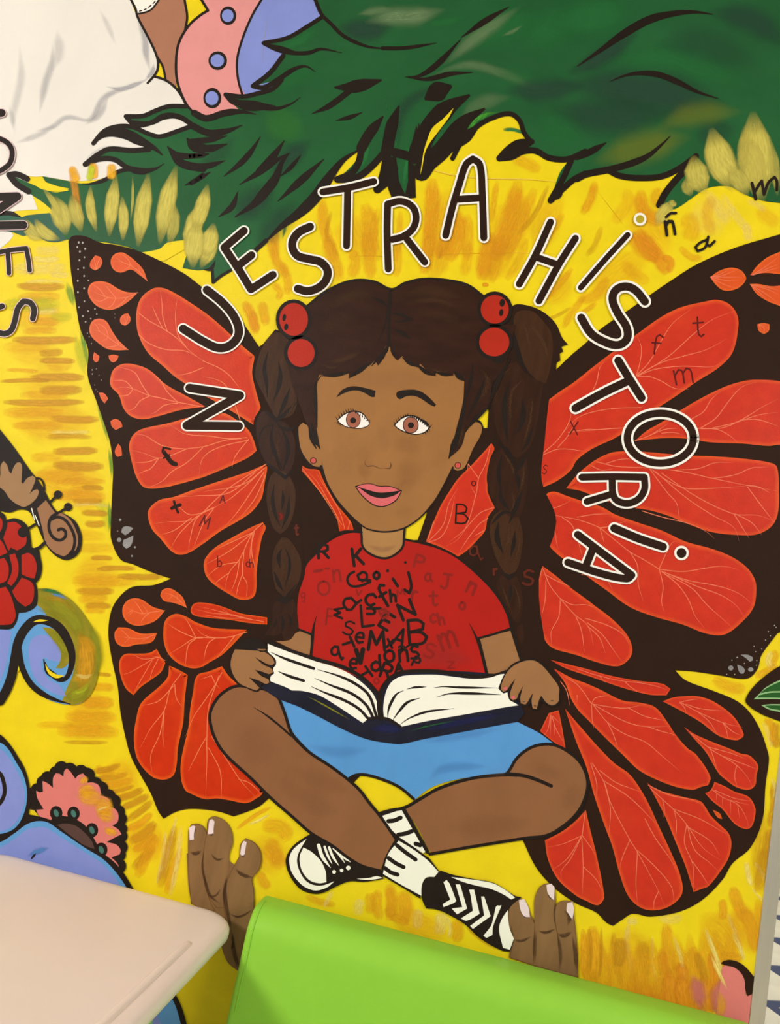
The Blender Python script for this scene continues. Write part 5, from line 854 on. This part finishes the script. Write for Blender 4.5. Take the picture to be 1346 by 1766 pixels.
for t, p, w, a, m_ in (('lg','200,60 330,160 480,240',60,.45,'b_skin_dark'),('lg','600,330 800,420 1000,480',26,.4,'b_skin_dark'),('lg','520,400 700,540 900,620',30,.3,'b_skin_dark'),('lg','640,480 800,600 960,660',26,.35,'b_skin_light'),('hl','100,460 230,480 330,560',26,.3,'b_skin_light')): P.soft(m_, t, p, w*1.9, 45.9, a*.28)
P.done()
P = part('leg', 'right bent leg with round knee', 43)
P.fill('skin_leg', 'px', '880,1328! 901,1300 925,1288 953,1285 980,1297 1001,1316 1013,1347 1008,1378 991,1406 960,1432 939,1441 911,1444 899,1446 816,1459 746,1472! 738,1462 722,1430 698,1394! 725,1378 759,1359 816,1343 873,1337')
P.line('ink', 'px', '872,1337 880,1327 890,1310 905,1296 925,1286 953,1284 980,1296 1002,1316 1014,1347 1009,1378 992,1407 960,1433 939,1442 911,1445 816,1460 742,1473', 5.29, 44); P.line('ink', 'px', '640,1408 672,1398 698,1393 725,1378 759,1359 816,1342 873,1336 892,1337', 5.75, 44); P.line('ink', 'c4', '820,72 900,78 970,92 1060,125 1120,152', 6.2, 44.5)
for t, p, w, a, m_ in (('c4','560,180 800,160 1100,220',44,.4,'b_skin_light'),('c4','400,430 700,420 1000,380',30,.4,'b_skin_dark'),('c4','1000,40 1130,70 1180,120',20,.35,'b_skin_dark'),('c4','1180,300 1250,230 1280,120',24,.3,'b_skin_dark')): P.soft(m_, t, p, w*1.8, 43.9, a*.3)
P.done()
P = part('sock', 'white ribbed sock on the right leg', 42.5); P.fill('ink', 'c4', '-20,330! 130,290! 310,605! 80,520! 0,420', 41.5, sm=False); P.fill('cream', 'c4', '0,350! 125,308! 285,590! 270,598! 110,490! 30,410'); 
for p in ('40,385 80,380 120,362','105,475 150,468 195,452','220,535 250,545 265,530'): P.line('ink', 'c4', p, 7.5, 43.2)
P.line('ink', 'px', '696,1393 715,1428 738,1470', 5.29, 44.5); P.done()
P = part('sock', 'white ribbed sock on the left leg', 47); P.fill('ink', 'c4', '90,495! 200,555 310,630 385,730! 350,780! 262,810! 250,900! 130,825 -12,742! 10,640 50,560', 46.6, sm=False); P.fill('cream', 'c4', '108,515! 200,570 300,645 372,722! 345,755! 300,758 268,800! 258,880! 130,810 4,735! 12,690! 40,600')
for p in ('95,545 150,590 220,640','40,630 90,665 140,690','15,695 55,725 100,740'): P.line('ink', 'c4', p, 7, 48)
P.done()
P = part('shoe', 'black and white sneaker pointing right', 48); P.fill('ink', 'c4', '385,712! 460,738 600,768 740,795 880,880 925,888! 840,970 835,1100 875,1170! 845,1250! 790,1243 650,1165 540,1065 400,985! 340,968 290,965 262,900 262,810 290,760 345,755')
P.fill('cream', 'c4', '455,756! 560,768 650,780 740,800 820,845 880,892! 855,905! 800,870 720,835 620,812 540,790', 49); P.fill('cream', 'c4', '832,975! 800,1020 778,1070 775,1120 800,1225! 845,1238! 872,1165! 845,1100 835,1040', 49)
for p in ('405,790! 425,775 445,800 490,915! 470,930 405,955! 400,935 450,905 408,800','485,805! 515,805 562,965! 495,1003! 460,965 530,955 490,820','575,840! 608,840 645,1000! 560,1045 520,1030 600,980 585,880','655,885! 675,885 718,1015! 600,1100! 582,1080 675,1010 660,920','752,955! 765,940 790,945 735,1080 730,1140 690,1160 670,1145 720,1080 735,1030'): P.fill('cream', 'c4', p, 49)
P.line('ink', 'c4', '755,935 775,940 792,935', 3, 50); P.done()
P = part('shoe', 'black and white sneaker pointing left', 42); P.fill('ink', 'b4', '805,462! 740,500 680,545 640,600 626,655 650,740 710,825 760,855 830,868 890,855 960,820 1050,785 1150,788 1275,768! 1262,720! 1000,580! 860,480')
P.fill('cream', 'b4', '765,503! 700,550 665,590 650,640 665,720 720,795 770,830 830,845 900,825 950,785! 870,812 810,808 760,780 720,720 702,650 715,590', 43); P.fill('cream', 'b4', '745,560! 722,610 720,660 740,725 790,780 850,797 897,790! 892,720 860,650 800,590', 43)
for p, w in (('845,545 870,620 925,695',6),('885,555 905,610 935,670',4),('915,560 940,620 980,680',4.4),('945,565 985,610 1020,665',4),('985,600 1020,630 1058,658',4)): P.line('cream', 'b4', p, w, 43, 'e')
for x, y, r in ((948,722,13),(998,712,12),(1042,695,15)): P.disc('cream', 'b4', (x, y), r, L=43, n=12)
P.fill('cream', 'b4', '1098,768! 1180,762 1230,750 1272,762! 1180,775', 43); P.done()
# ---- book
BK = Paint('painted_book', mur, 'open white book with a dark blue cover held by the girl', L=48)
BK.fill('cover', 'px', '462,1172! 450,1186 480,1205 513,1218 546,1234 594,1259 630,1274 665,1281 693,1283 730,1275 800,1262 893,1245! 905,1230 898,1215! 890,1205 880,1158! 860,1165! 830,1160 780,1157 720,1155 690,1157 668,1170 655,1194! 640,1180 600,1160 560,1146 520,1130 461,1106!')
BK.line('b_navy', 'px', '640,1262 660,1254 690,1256', 10, 48.6) if False else BK.soft('b_navy', 'px', '636,1258 665,1256 700,1260', 18, 48.6, .6); BK.soft('b_navy', 'px', '720,1262 800,1245 880,1228', 14, 48.6, .5); BK.soft('b_olive', 'hl', '620,462 700,500 950,640', 4, 48.7, .9); BK.soft('b_green', 'hr', '230,685 400,640 600,600', 3, 48.7, .7)
BK.done(); BOOK = bpy.data.objects['painted_book']
P = Paint('page', BOOK, None, L=49.5); P.fill('cream', 'hl', '345,85! 420,115 500,145 600,180 700,215 790,240 870,268 960,315 1050,385 1110,450 1140,520 1155,618! 1130,622! 1070,632! 1035,660! 960,610 840,530 720,460 600,428 520,424! 480,402 370,360! 320,310! 362,262 345,140', 49.5)
for p, w in (('365,145 450,185 560,225 680,265',5),('420,285 500,320 605,353',5),('705,272 850,315 980,375 1080,460 1135,615',5),('685,335 800,385 960,450 1060,530 1110,620',5),('660,395 760,440 900,495 1010,560 1075,630',5),('1150,440 1150,520 1160,620',7)): P.line('ink', 'hl', p, w, 50.5, 's')
P.done()
P = Paint('page', BOOK, None, L=49.5); P.fill('cream', 'hr', '90,590! 85,520 95,440 120,370 160,325 220,300 330,292 450,292 560,305 700,320 820,310 880,290 918,285! 895,340 880,400! 930,400! 945,455 1008,500! 900,517 800,535 600,570 400,605 200,648! 150,600 115,590!')
for p, w in (('115,590 120,530 150,460 180,420 225,400',5),('245,390 300,378 380,375',4),('430,380 500,373 600,378 860,382',4),('150,600 190,545 250,480 335,450',5),('450,445 530,422 700,420 890,428',4.6),('195,635 260,590 380,545 570,522',4)): P.line('ink', 'hr', p, w, 50.5, 't')
P.line('ink', 'hr', '-10,590 60,585 130,600 200,645', 5, 50.5); P.done()
BO = bpy.data.objects['painted_book']
P = Paint('page_edge', BO, 'black edge line of the pages', L=49); P.line('ink', 'hl', '345,70 500,132 700,198 880,250 1000,310 1080,375 1150,455', 6.5); P.line('ink', 'hr', '55,430 90,360 150,300 230,272 340,265 480,270 600,290 740,305 850,295 925,270', 6); P.line('ink', 'hr', '60,420 60,500 70,590', 8); P.done()
# ---- hands
P = part('hand', 'left hand holding the book', 52)
P.fill('ink', 'hl', '68,230 90,140 145,66 230,44 305,66 345,110 345,140 400,195 405,235 385,265 392,300 365,325 365,375 330,385 300,380 295,415 265,435 200,412 130,378 85,310', 51.2)
P.fill('skin_arm', 'hl', '76,232 100,140 150,76 230,55 295,74 330,105 330,130 300,138 262,122! 330,150 380,190 395,225 372,240 320,222 255,185! 310,235 375,268 382,292 350,305 300,288 252,275! 300,320 350,345 355,368 330,376 280,352 210,330! 255,375 285,405 262,424 200,402 140,372 95,310')
for p in ('262,122 300,140 335,132','250,183 300,215 345,240 375,240','250,275 300,292 350,305','208,330 260,360 300,380','325,95 315,110 322,125','375,205 368,225','362,270 358,290','335,350 328,365','265,395 258,410'): P.line('ink', 'hl', p, 2.6 if len(p) > 20 else 1.2, 53.2, 't')
P.done()
P = part('hand', 'right hand holding the book', 52)
P.fill('ink', 'hr', '870,385 905,300 955,228 1030,190 1110,182 1175,212 1240,290 1295,375 1295,435 1285,490 1240,512 1190,490 1165,470 1145,530 1108,532 1090,490 1060,508 1020,500 1005,465 975,480 945,460 935,410 905,420', 51.2)
P.fill('skin_arm', 'hr', '888,385 915,300 962,240 1035,202 1110,194 1165,224 1230,298 1284,378 1284,430 1280,475 1240,500 1200,482 1165,436! 1150,480 1132,526 1105,520 1098,470 1105,425! 1078,470 1055,495 1025,487 1020,450 1038,375! 1010,420 995,455 968,466 950,445 958,390 985,320! 950,365 930,395 905,408')
for p in ('985,320 955,385 945,440','1038,372 1020,420 1015,470','1105,420 1085,465 1060,495','1162,435 1150,480 1135,520','905,372 920,378 928,390','960,435 975,440 988,438','1030,470 1045,475 1060,470','1110,500 1122,505 1133,502','1225,470 1240,468 1252,472'): P.line('ink', 'hr', p, 3 if int(p.split(',')[1].split()[0]) < 440 and len(p) > 22 and not p.startswith('905') and not p.startswith('960') else 1.3, 53.2, 't')
for x, y, r in ((918,384,14),(972,446,15)): P.disc('lip', 'hr', (x, y), r, r*.7, 52.8, n=12)
P.done()
# ---- the arched words
WORD = ['first']
def word_letter(ch, strokes, w, hw, halo='white', dot=None):
    P = Paint('word_letter', mur, f'black letter {ch} with a white outline in the {WORD[0]} arched word', L=53)
    P.n = 0
    for s_ in strokes: P.line(halo, 'px', s_, w+hw*2, 53)
    if dot: P.disc(halo, 'px', dot[:2], dot[2]+hw+.6, L=53)
    for s_ in strokes: P.line('black', 'px', s_, w, 54.6)
    if dot: P.disc(dot[3], 'px', dot[:2], dot[2], L=54.6)
    P.done()
word_letter('N', ['327,669 414,682! 322,734! 412,735'], 14.7, 2.6)
word_letter('U', ['316,567 330,576 351,589 377,600 398,595 412,575 405,548 384,522 357,500'], 14.7, 2.6)
word_letter('E', ['421,398 387,427! 411,463 433,499! 471,474','414,456 434,440'], 13.6, 2.8)
word_letter('S', ['535,391 514,402 504,421 512,440 534,447 553,452 565,466 562,484 548,497 530,502 514,498'], 14.2, 2.8)
word_letter('T', ['557,331 600,324 645,313','600,324 599,375 598,424'], 12.0, 3.2)
word_letter('R', ['670,464 668,400 669,352! 692,347 712,357 718,376 712,395 695,408 677,413','702,412 733,452'], 12.0, 3)
word_letter('A', ['769,406 780,360 792,320 804,284 816,274 828,284 832,330 835,410','784,344 833,341'], 12.0, 3.4)
WORD[0] = 'second'
word_letter('H', ['950,383 923,442 896,490','993,411 965,455 930,519','924,443 961,456'], 12.0, 3.6)
word_letter('I', ['1083,405 1042,450 1002,496'], 9.8, 3.6, dot=(1104.5, 378, 7, 'olive_dot'))
word_letter('S', ['1113,520 1097,501 1080,494 1063,500 1057,516 1066,540 1081,564 1082,584 1067,595 1044,590 1020,575 1003,548'], 14.2, 3.8)
word_letter('T', ['1067,622 1087,655 1107,686','1086,656 1040,678 993,704'], 14.2, 3.6)
P = Paint('word_letter', mur, 'black letter O with a white outline in the second arched word', L=53)
ell = lambda rx, ry, n=24: [(1139.5+rx*math.cos(2*math.pi*i/n), 755.7+ry*math.sin(2*math.pi*i/n), False) for i in range(n+1)]
P.line('white', 'px', ell(57, 43), 20.5, 53); P.line('black', 'px', ell(57, 43), 12.6, 54.6); P.done()
word_letter('R', ['1004,823 1060,822 1112,823! 1112,845 1100,862 1079,868 1060,858 1056,824','1053,853 1013,865'], 12.0, 3.4)
word_letter('I', ['1060,911 1100,928 1144,943'], 14.2, 3.4, dot=(1176, 953.7, 8.6, 'black'))
word_letter('A', ['997,922 1050,962 1090,992! 1082,998 1040,990 980,970','1024,944 1012,974'], 13.1, 3.4)
# the upright word cut by the left edge of the picture
def edge_letter(ch, strokes, w, dot=None):
    P = Paint('word_letter', mur, f'black letter {ch} at the left edge of the mural', L=53); 
    for s_ in strokes: P.line('halo_pink', 'on', s_, w+2.4, 53)
    for s_ in strokes: P.line('ink', 'on', s_, w, 54.6)
    P.done()
edge_letter('I', ['-180,70 -80,68 12,62'], 14)
edge_letter('O', ['-60,240 0,250 60,285 88,340 75,420 30,465 -30,490 -100,470 -130,360 -110,270 -60,240'], 9)
edge_letter('N', ['-110,672 0,672 125,668! -110,830! -100,882 0,880 170,876'], 14.5)
edge_letter('E', ['-60,1230 -60,1085! 60,1060 190,1045! 205,1120 215,1205','55,1075 62,1150 65,1225'], 8)
edge_letter('S', ['238,1555 248,1490 220,1440 170,1430 130,1480 108,1570 80,1640 30,1665 -30,1640 -60,1560 -40,1480 15,1465'], 10)
# ---- small ñ wave etc. done; left side figures
D = Paint('painted_fiddle', mur, 'brown violin scroll with pegs and dark neck at the left edge', L=40)
D.fill('ink', 'vi', '-300,-360! 20,30 100,130 180,240 270,370 320,430 385,530 430,620 490,710 560,735 650,795 700,890 712,960 695,1060 640,1120 565,1138 480,1100 400,1010 330,860 265,730! 230,705 160,700 90,725 0,712! -300,720!')
D.fill('scroll', 'vi', '322,690! 405,612! 475,705! 560,745 620,800 665,890 680,960 660,1050 620,1070! 555,1108! 470,1070 400,990 372,880 350,790', 41)
D.line('ink', 'vi', '500,730 445,770 425,840 440,910 480,955 530,965 568,935 568,890 535,868 508,878', 5.4, 42); D.line('ink', 'vi', '440,790 500,765 565,790 620,865 650,950 640,1040 605,1090', 5.2, 42); D.line('ink', 'vi', '405,610 440,660 500,740', 3.4, 42)
for c, r, e in (((504,570),36,'440,632'),((592,677),36,'515,725'),((200,898),46,'305,828')): D.disc('ink', 'vi', c, r, L=42); D.line('ink', 'vi', f'{c[0]},{c[1]} {e}', 4.6, 42)
D.line('ink', 'vi', '390,988 345,1030 310,1045', 6, 42); D.line('ink', 'vi', '322,425 355,435 380,480 385,530', 3.4, 42); D.line('cream', 'vi', '275,690 290,750 300,790', 1.6, 43); D.line('cream', 'vi', '305,750 325,800 340,840', 1.6, 43)
D.done()
D = Paint('painted_hand', mur, 'small brown hand holding the violin neck', L=44)
D.fill('fiddle_hand', 'vi', '-40,480! 0,420 5,320 30,278 60,310 80,370 98,388! 115,340 145,295 175,290 192,320 186,460! 200,476! 240,425 285,405 308,430 295,480 258,565! 290,535 325,522 338,548 310,610 220,675 150,655 80,600 40,540'); D.done()
D = Paint('painted_flower', mur, 'dark red flower with heavy black outlines at the left edge', L=38)
D.fill('ink', 'vi', '-200,700! 0,715! 40,745 55,790 130,775 210,810 255,880 268,965 275,1028 335,1050 350,1110 365,1200 350,1290 312,1340! 330,1440 315,1540 240,1590 165,1600! 145,1680 95,1738 0,1742 -200,1742!')
D.done(); FLW = bpy.data.objects['painted_flower']
for p in ('28,950! 62,850 65,815! 130,808 185,845 170,910! 232,930 222,1005 150,1057! 95,1030 75,1060!','188,1095! 250,1078 295,1115 320,1200 300,1300 250,1290 188,1262!','105,1412! 150,1350 190,1292! 280,1338 297,1420 275,1510 220,1545 150,1490','-60,1400! 50,1372 90,1440 125,1550 135,1630 105,1690 40,1703 -60,1700!','82,1095! 130,1080 160,1180 150,1290 100,1365 62,1340! 105,1230','-60,1140! 40,1122 75,1200 60,1310 0,1342 -60,1340!','-60,745! 12,780 20,850 -5,905! -60,910!','-60,950! 5,965 65,1075! 0,1105! -60,1100!'):
    P = Paint('petal', FLW, None, L=39.5); P.fill('petal_red', 'vi', p); P.done()
# blue swirls
D = Paint('painted_swirl', mur, 'blue and olive painted spiral with a black outline', L=34)
D.fill('sky_blue', 'a3', '-300,900! 0,930 90,935 130,830! 180,790 240,740 255,672! 310,672 380,692 470,745 560,850 625,960 660,1080 655,1210 625,1330 570,1410 480,1445 300,1400 200,1300 140,1170 120,1120! 90,1240 40,1350 0,1420! -300,1500!')
D.fill('olive', 'a3', '255,672! 310,672 380,692 470,745 560,850 625,960 660,1080 655,1210 625,1330 570,1410 480,1445 410,1425! 440,1340 480,1250 500,1100 460,1000 400,920 320,880! 290,820 230,770!', 34.8); D.fill('olive', 'a3', '280,930! 350,940 410,1000 450,1070 460,1150 420,1200 370,1200! 400,1150 400,1080 340,1000!', 35.4); D.fill('periwinkle', 'a3', '-300,950! 40,945! 75,960 60,1060 40,1180 0,1290! -300,1400!', 35); D.fill('periwinkle', 'a3', '190,1080 210,1010 260,980 320,990 380,1040 410,1100 400,1160! 340,1150 290,1130! 270,1170 320,1270 400,1320 440,1390! 340,1360 240,1280 200,1180', 35)
for p, w, a, m_ in (('250,680 350,690 430,720',10,1,'b_green'),('240,740 400,800 500,900 570,1050','46',.95,'b_olive'),('560,860 630,1000 650,1150 620,1300','26',.9,'b_olive'),('520,950 570,1080 560,1250 520,1360','38',.95,'b_ochre'),('280,730 400,770 520,880','22',.9,'b_ochre'),('420,1400 520,1380 600,1330','34',.95,'b_olive'),('290,950 380,1000 430,1090 410,1170','26',.9,'b_olive'),('350,940 420,1000 450,1080','20',.8,'b_olive'),
    ('470,1290 540,1250 600,1180','18',.6,'b_orange'),('460,1370 540,1350 600,1290','12',.6,'b_chart'),('490,1240 560,1260 620,1240','9',.6,'b_pale'),('500,1000 580,1030 640,1120','20',.4,'b_orange'),('330,705 390,720 450,745',9,1,'b_blue'),('600,920 650,1080 640,1240',7,.5,'b_green'),('230,800 330,840 420,900',14,.5,'b_olive')): D.soft(m_, 'a3', p, float(w), 35.5+random.random(), a)
D.line('ink', 'a3', '0,1420 45,1340 80,1240 100,1130 120,1030 160,950 230,885 310,885 390,930 450,1020 478,1110 470,1200 435,1270 385,1278 335,1240 300,1190 290,1140', 16, 37, 'e'); D.line('ink', 'a3', '125,1080 145,1190 200,1300 280,1370 380,1415 470,1440', 10.5, 37, 'e'); D.line('ink', 'a3', '300,1160 310,1210 360,1250 420,1265', 11, 37, 't')
D.fill('yellow', 'a3', '300,1170! 330,1215 375,1242 430,1250! 380,1268 335,1250 310,1215', 39); D.fill('yellow', 'a3', '218,895! 260,878 320,884! 280,892', 39); D.fill('yellow', 'a3', '120,1130! 132,1200 118,1230 100,1210', 33)
D.done()
D = Paint('painted_swirl', mur, 'periwinkle blue painted curl above the table', L=36)
D.fill('ink', 'a4', '-300,-250! -40,-200 0,-190 60,-130 120,-40 165,40 195,150 200,250 190,340 250,352 340,380 430,450 560,530 700,610 790,690 870,810 1000,1050! 1125,1470 1190,1580 1240,1740 1250,1900! -300,1900!')
D.fill('sky_blue', 'a4', '-300,-220! -40,-150 40,-110 110,0 155,80 180,200 160,330 100,430 0,470 -300,480!', 37); D.fill('periwinkle', 'a4', '-300,-200! -40,-120 40,-60 100,30 140,110 165,210 145,320 90,410 0,455 -300,470!', 38)
D.fill('sky_blue', 'a4', '-300,600! 0,525 90,470 180,405 250,385 320,395 400,450 560,560 700,650 830,810 950,1050! 1090,1470 1160,1600 1205,1760 1210,1900! -300,1900!', 37); D.fill('periwinkle', 'a4', '-300,640! 0,560 100,500 180,440 250,425 310,430 400,490 560,590 680,670 790,800 900,1050! 1010,1600! 1150,1900! -300,1900!', 38)
D.line('ink', 'a4', '-60,40 0,70 25,130 30,200 0,265 -50,300', 7, 39.5); D.soft('b_blue', 'a4', '180,620 240,590 330,560', 14, 39, .9); D.line('ink', 'a4', '205,640 220,620 238,598', 4, 40, 't')
D.done()
D = Paint('painted_flower', mur, 'coral marigold with a scalloped black outline above the table', L=33)
sc = [(215,300),(200,230),(215,170),(262,150),(280,95),(345,80),(370,30),(440,15),(500,55),(570,40),(605,115),(665,130),(695,195),(755,215),(770,290),(815,340),(805,405),(825,460),(800,520),(820,590),(785,640),(805,720)]
for a, b in zip(sc, sc[1:]):
    mx, my = (a[0]+b[0])/2, (a[1]+b[1])/2; dx, dy = b[0]-a[0], b[1]-a[1]; l = math.hypot(dx, dy); nx, ny = dy/l, -dx/l
    D.disc('ink', 'a4', (mx-nx*12, my-ny*12), l*.5+12, n=20)
D.fill('ink', 'a4', '215,300! 210,170! 280,100! 350,90! 440,30! 580,60! 670,140! 740,220! 800,340! 810,460! 800,600! 790,700! 700,640! 600,500! 300,400!', 32.6, sm=False)
D.fill('coral', 'a4', '240,183! 262,195! 285,190! 282,120 300,125 325,140! 352,165! 352,100 370,68 395,70! 420,90! 428,50 445,35 470,60! 500,105! 520,80 550,68 575,100 580,130! 620,130 655,148 668,190 668,215! 700,225 725,242 728,290! 765,305 785,340 780,390 745,415! 785,440 806,472! 750,500 706,525! 770,540 800,575 795,605! 738,625! 775,660 796,702! 740,660 700,620! 640,540 600,480 500,400 400,370 320,385 260,350 240,310! 290,305! 262,260 245,225', 34.6)
for p, w, a in (('520,150 560,180 640,170',20,.9),('500,210 600,230 700,230',26,.8),('620,270 680,290 760,320',30,.9),('640,340 700,350 770,370',20,.8),('690,420 720,450 790,470',12,.9),('540,90 560,120 570,140',14,.9)): D.soft('b_orange', 'a4', p, w*1.35, 35.2, a*.9)
D.soft('b_pale', 'a4', '630,320 680,300 730,285', 4, 35.5, .7)
D.fill('ink', 'a4', '330,400! 350,350 420,350 500,370 580,430 640,530 690,620! 600,600! 450,500!', 35.4); D.fill('brown_dark', 'a4', '380,410! 430,400 500,415 560,460 610,520 628,570! 560,545 480,490', 35.7)
D.done(); FLW = bpy.data.objects['painted_flower.001']
for x, y in ((373,332),(488,335),(610,445),(672,575)):
    P = Paint('seed', FLW, None, L=35.6); P.disc('ink', 'a4', (x, y), 42, 48, 35.4, n=16); P.disc('teal_seed', 'a4', (x, y), 16, 26, 36.6, -20, n=14); P.done()
# brown hands rising from below
def big_hand(label, fingers):
    D = Paint('painted_hand', mur, label, L=44)
    D.fill('hand_brown', fingers[0][0], fingers[0][1]); D.done(); par = D.name
    return D
def hand(label, t, palm, fingers, shades, nails, lines):
    D = Paint('painted_hand', mur, label, L=43); D.fill('hand_brown', t, palm)
    o = D.done()
    for i, p in enumerate(fingers):
        P = Paint('finger', o, None, L=44+i*.9); P.fill('hand_brown', t, p)
        P.line('b_dark' if False else 'nose_line', t, p+' '+p.split()[0], 1.1, 43.9+i*.9); 
        for q, w, a in shades[i]: P.soft('b_hand_dark', t, q, w, 45+i*.9, a)
        P.done()
    for p in nails: P = Paint('nail', o, None, L=49); P.fill('nail', t, p); P.done()
    P = Paint('creases', o, None, L=49.5)
    for q, w in lines: P.line('brown_dark', t, q, w, taper='t')
    P.done()
hand('painted brown fingers with white nails beside the table', 'b4', '-30,600! 100,560! 240,640! 400,760! 410,970 380,1150 335,1395! 240,1320 190,1180 120,960 0,930! -20,800',
    ['-18,450 0,408 50,405 85,430 100,480 85,560 80,640 90,800 130,930 160,980! 60,960 0,930! -15,760 -20,560','105,460 112,380 150,355 215,378 262,440 274,530 250,605 250,720 225,800 215,960 170,960! 110,870 78,700 85,560','320,620 328,540 362,500 420,530 462,600 452,700 405,765 415,850 412,970 385,1120 332,1395! 290,1240 240,1080 215,940 225,840 255,740'],
    [(('-10,590 30,600 70,580',8,.8),('85,560 75,700 120,880',5,.8)),(('130,600 170,640 220,630',5,.8),('75,700 120,870 200,940',7,.7),('240,740 220,850 220,950',7,.8),('110,880 160,880 200,830',4,.7)),(('290,700 340,740 410,760',8,.9),('250,1000 320,1020 410,970',5,.9),('230,760 225,900 270,1120',9,.8),('270,1130 290,1280 330,1390',9,.9),('260,1100 280,1180 260,1260',6,.6))],
    ['-15,430! 10,415 28,420! 18,470 18,508! -10,512!','112,450! 122,380 140,372 155,388! 148,440 150,468! 110,472','325,600! 335,540 350,515 368,525! 358,580 354,614! 330,612'],
    [('110,470 135,480 152,455',2),('325,610 345,620 360,600',2),('20,500 24,450 35,430',1.6)])
hand('painted brown fingers with white nails above the bench', 'c4', '850,1180! 1000,1100! 1280,1150! 1300,1420! 840,1290!',
    ['838,1000 860,930 910,895 955,930 985,1010 1010,1075 1005,1200 1000,1340! 843,1290! 855,1190 838,1090','1010,1080 1008,980 1012,900 1045,825 1095,800 1140,820 1148,900 1145,1000 1155,1100 1170,1250 1175,1390! 1000,1340!','1150,1070 1148,980 1165,930 1210,912 1262,920 1268,1000 1280,1100 1292,1230 1298,1420! 1172,1390! 1170,1200'],
    [(('860,1170 920,1180 990,1150',6,.7),('845,1050 860,1150 850,1280',6,.5)),(('1030,1110 1080,1125 1150,1100',6,.9),('1015,1100 1010,1220 1010,1330',9,.6),('1150,900 1140,1000 1150,1100',4,.7),('1160,1120 1180,1250 1180,1380',8,.6)),(('1160,1130 1200,1145 1260,1120',9,.8),('1200,980 1240,1010 1230,1080',10,.6),('1260,1140 1280,1260 1290,1400',9,.7))],
    ['905,910! 940,900 970,960 978,1022! 935,1020 915,970','1088,808! 1120,800 1143,825! 1138,910! 1110,890 1095,860','1225,930! 1262,920! 1270,975 1260,1040! 1235,1000 1222,980'],
    [('925,1000 945,1022 975,1022',1.8),('1095,860 1110,890 1138,912',2),('1222,985 1240,1015 1258,1035',2)])
# pink shape and leaf at the right
D = Paint('painted_bud', mur, 'pink painted bud with a black stem line beside the metal corner', L=20)
D.fill('coral', 'd4', '955,1400! 965,1350 1010,1335 1060,1350 1110,1440 1120,1540! 1172,1510! 1160,1900! 900,1900!'); D.soft('b_pink', 'd4', '760,1400 800,1500 820,1640', 36, 19, .8); D.soft('b_pink', 'd4', '960,1420 940,1540 980,1731', 40, 19.4, .9); D.soft('b_orange', 'd4', '930,1500 960,1600 930,1720', 20, 22, .6)
D.fill('black', 'd4', '953,1330 975,1312 1020,1306 1080,1325 1130,1365 1190,1440! 1180,1490 1168,1525 1130,1547! 1115,1500 1112,1440 1085,1390 1040,1355 985,1342', 22); D.soft('b_pale', 'd4', '880,1260 940,1390 1000,1510', 9, 23, .9); D.done(); D = Paint('paint_spot', mur, 'small black paint spot near the metal corner', L=20); D.disc('black', 'd4', (1279, 628), 7, 22); D.done()
D = Paint('painted_leaf', mur, 'dark green painted leaf with black outline at the right edge', L=30)
D.fill('black', 'd3', '1118,1425 1130,1380 1165,1330 1220,1275 1330,1195 1480,1130! 1480,1600! 1330,1548 1230,1510 1160,1470!')
D.fill('leaf_line', 'd3', '1172,1407! 1220,1360 1250,1330 1345,1280 1480,1240! 1480,1420! 1345,1407', 31); D.fill('leaf_green', 'd3', '1195,1396! 1240,1345 1345,1292 1480,1250! 1480,1410! 1345,1398', 32); D.line('leaf_line', 'd3', '1210,1375 1280,1360 1345,1358 1480,1350', 2.6, 33)
D.fill('leaf_line', 'd3', '1222,1447! 1280,1440 1345,1440 1480,1445! 1480,1530! 1345,1492 1270,1475', 31); D.fill('leaf_green', 'd3', '1245,1450! 1290,1447 1345,1448 1480,1453! 1480,1515! 1345,1480 1280,1468', 32)
D.done()
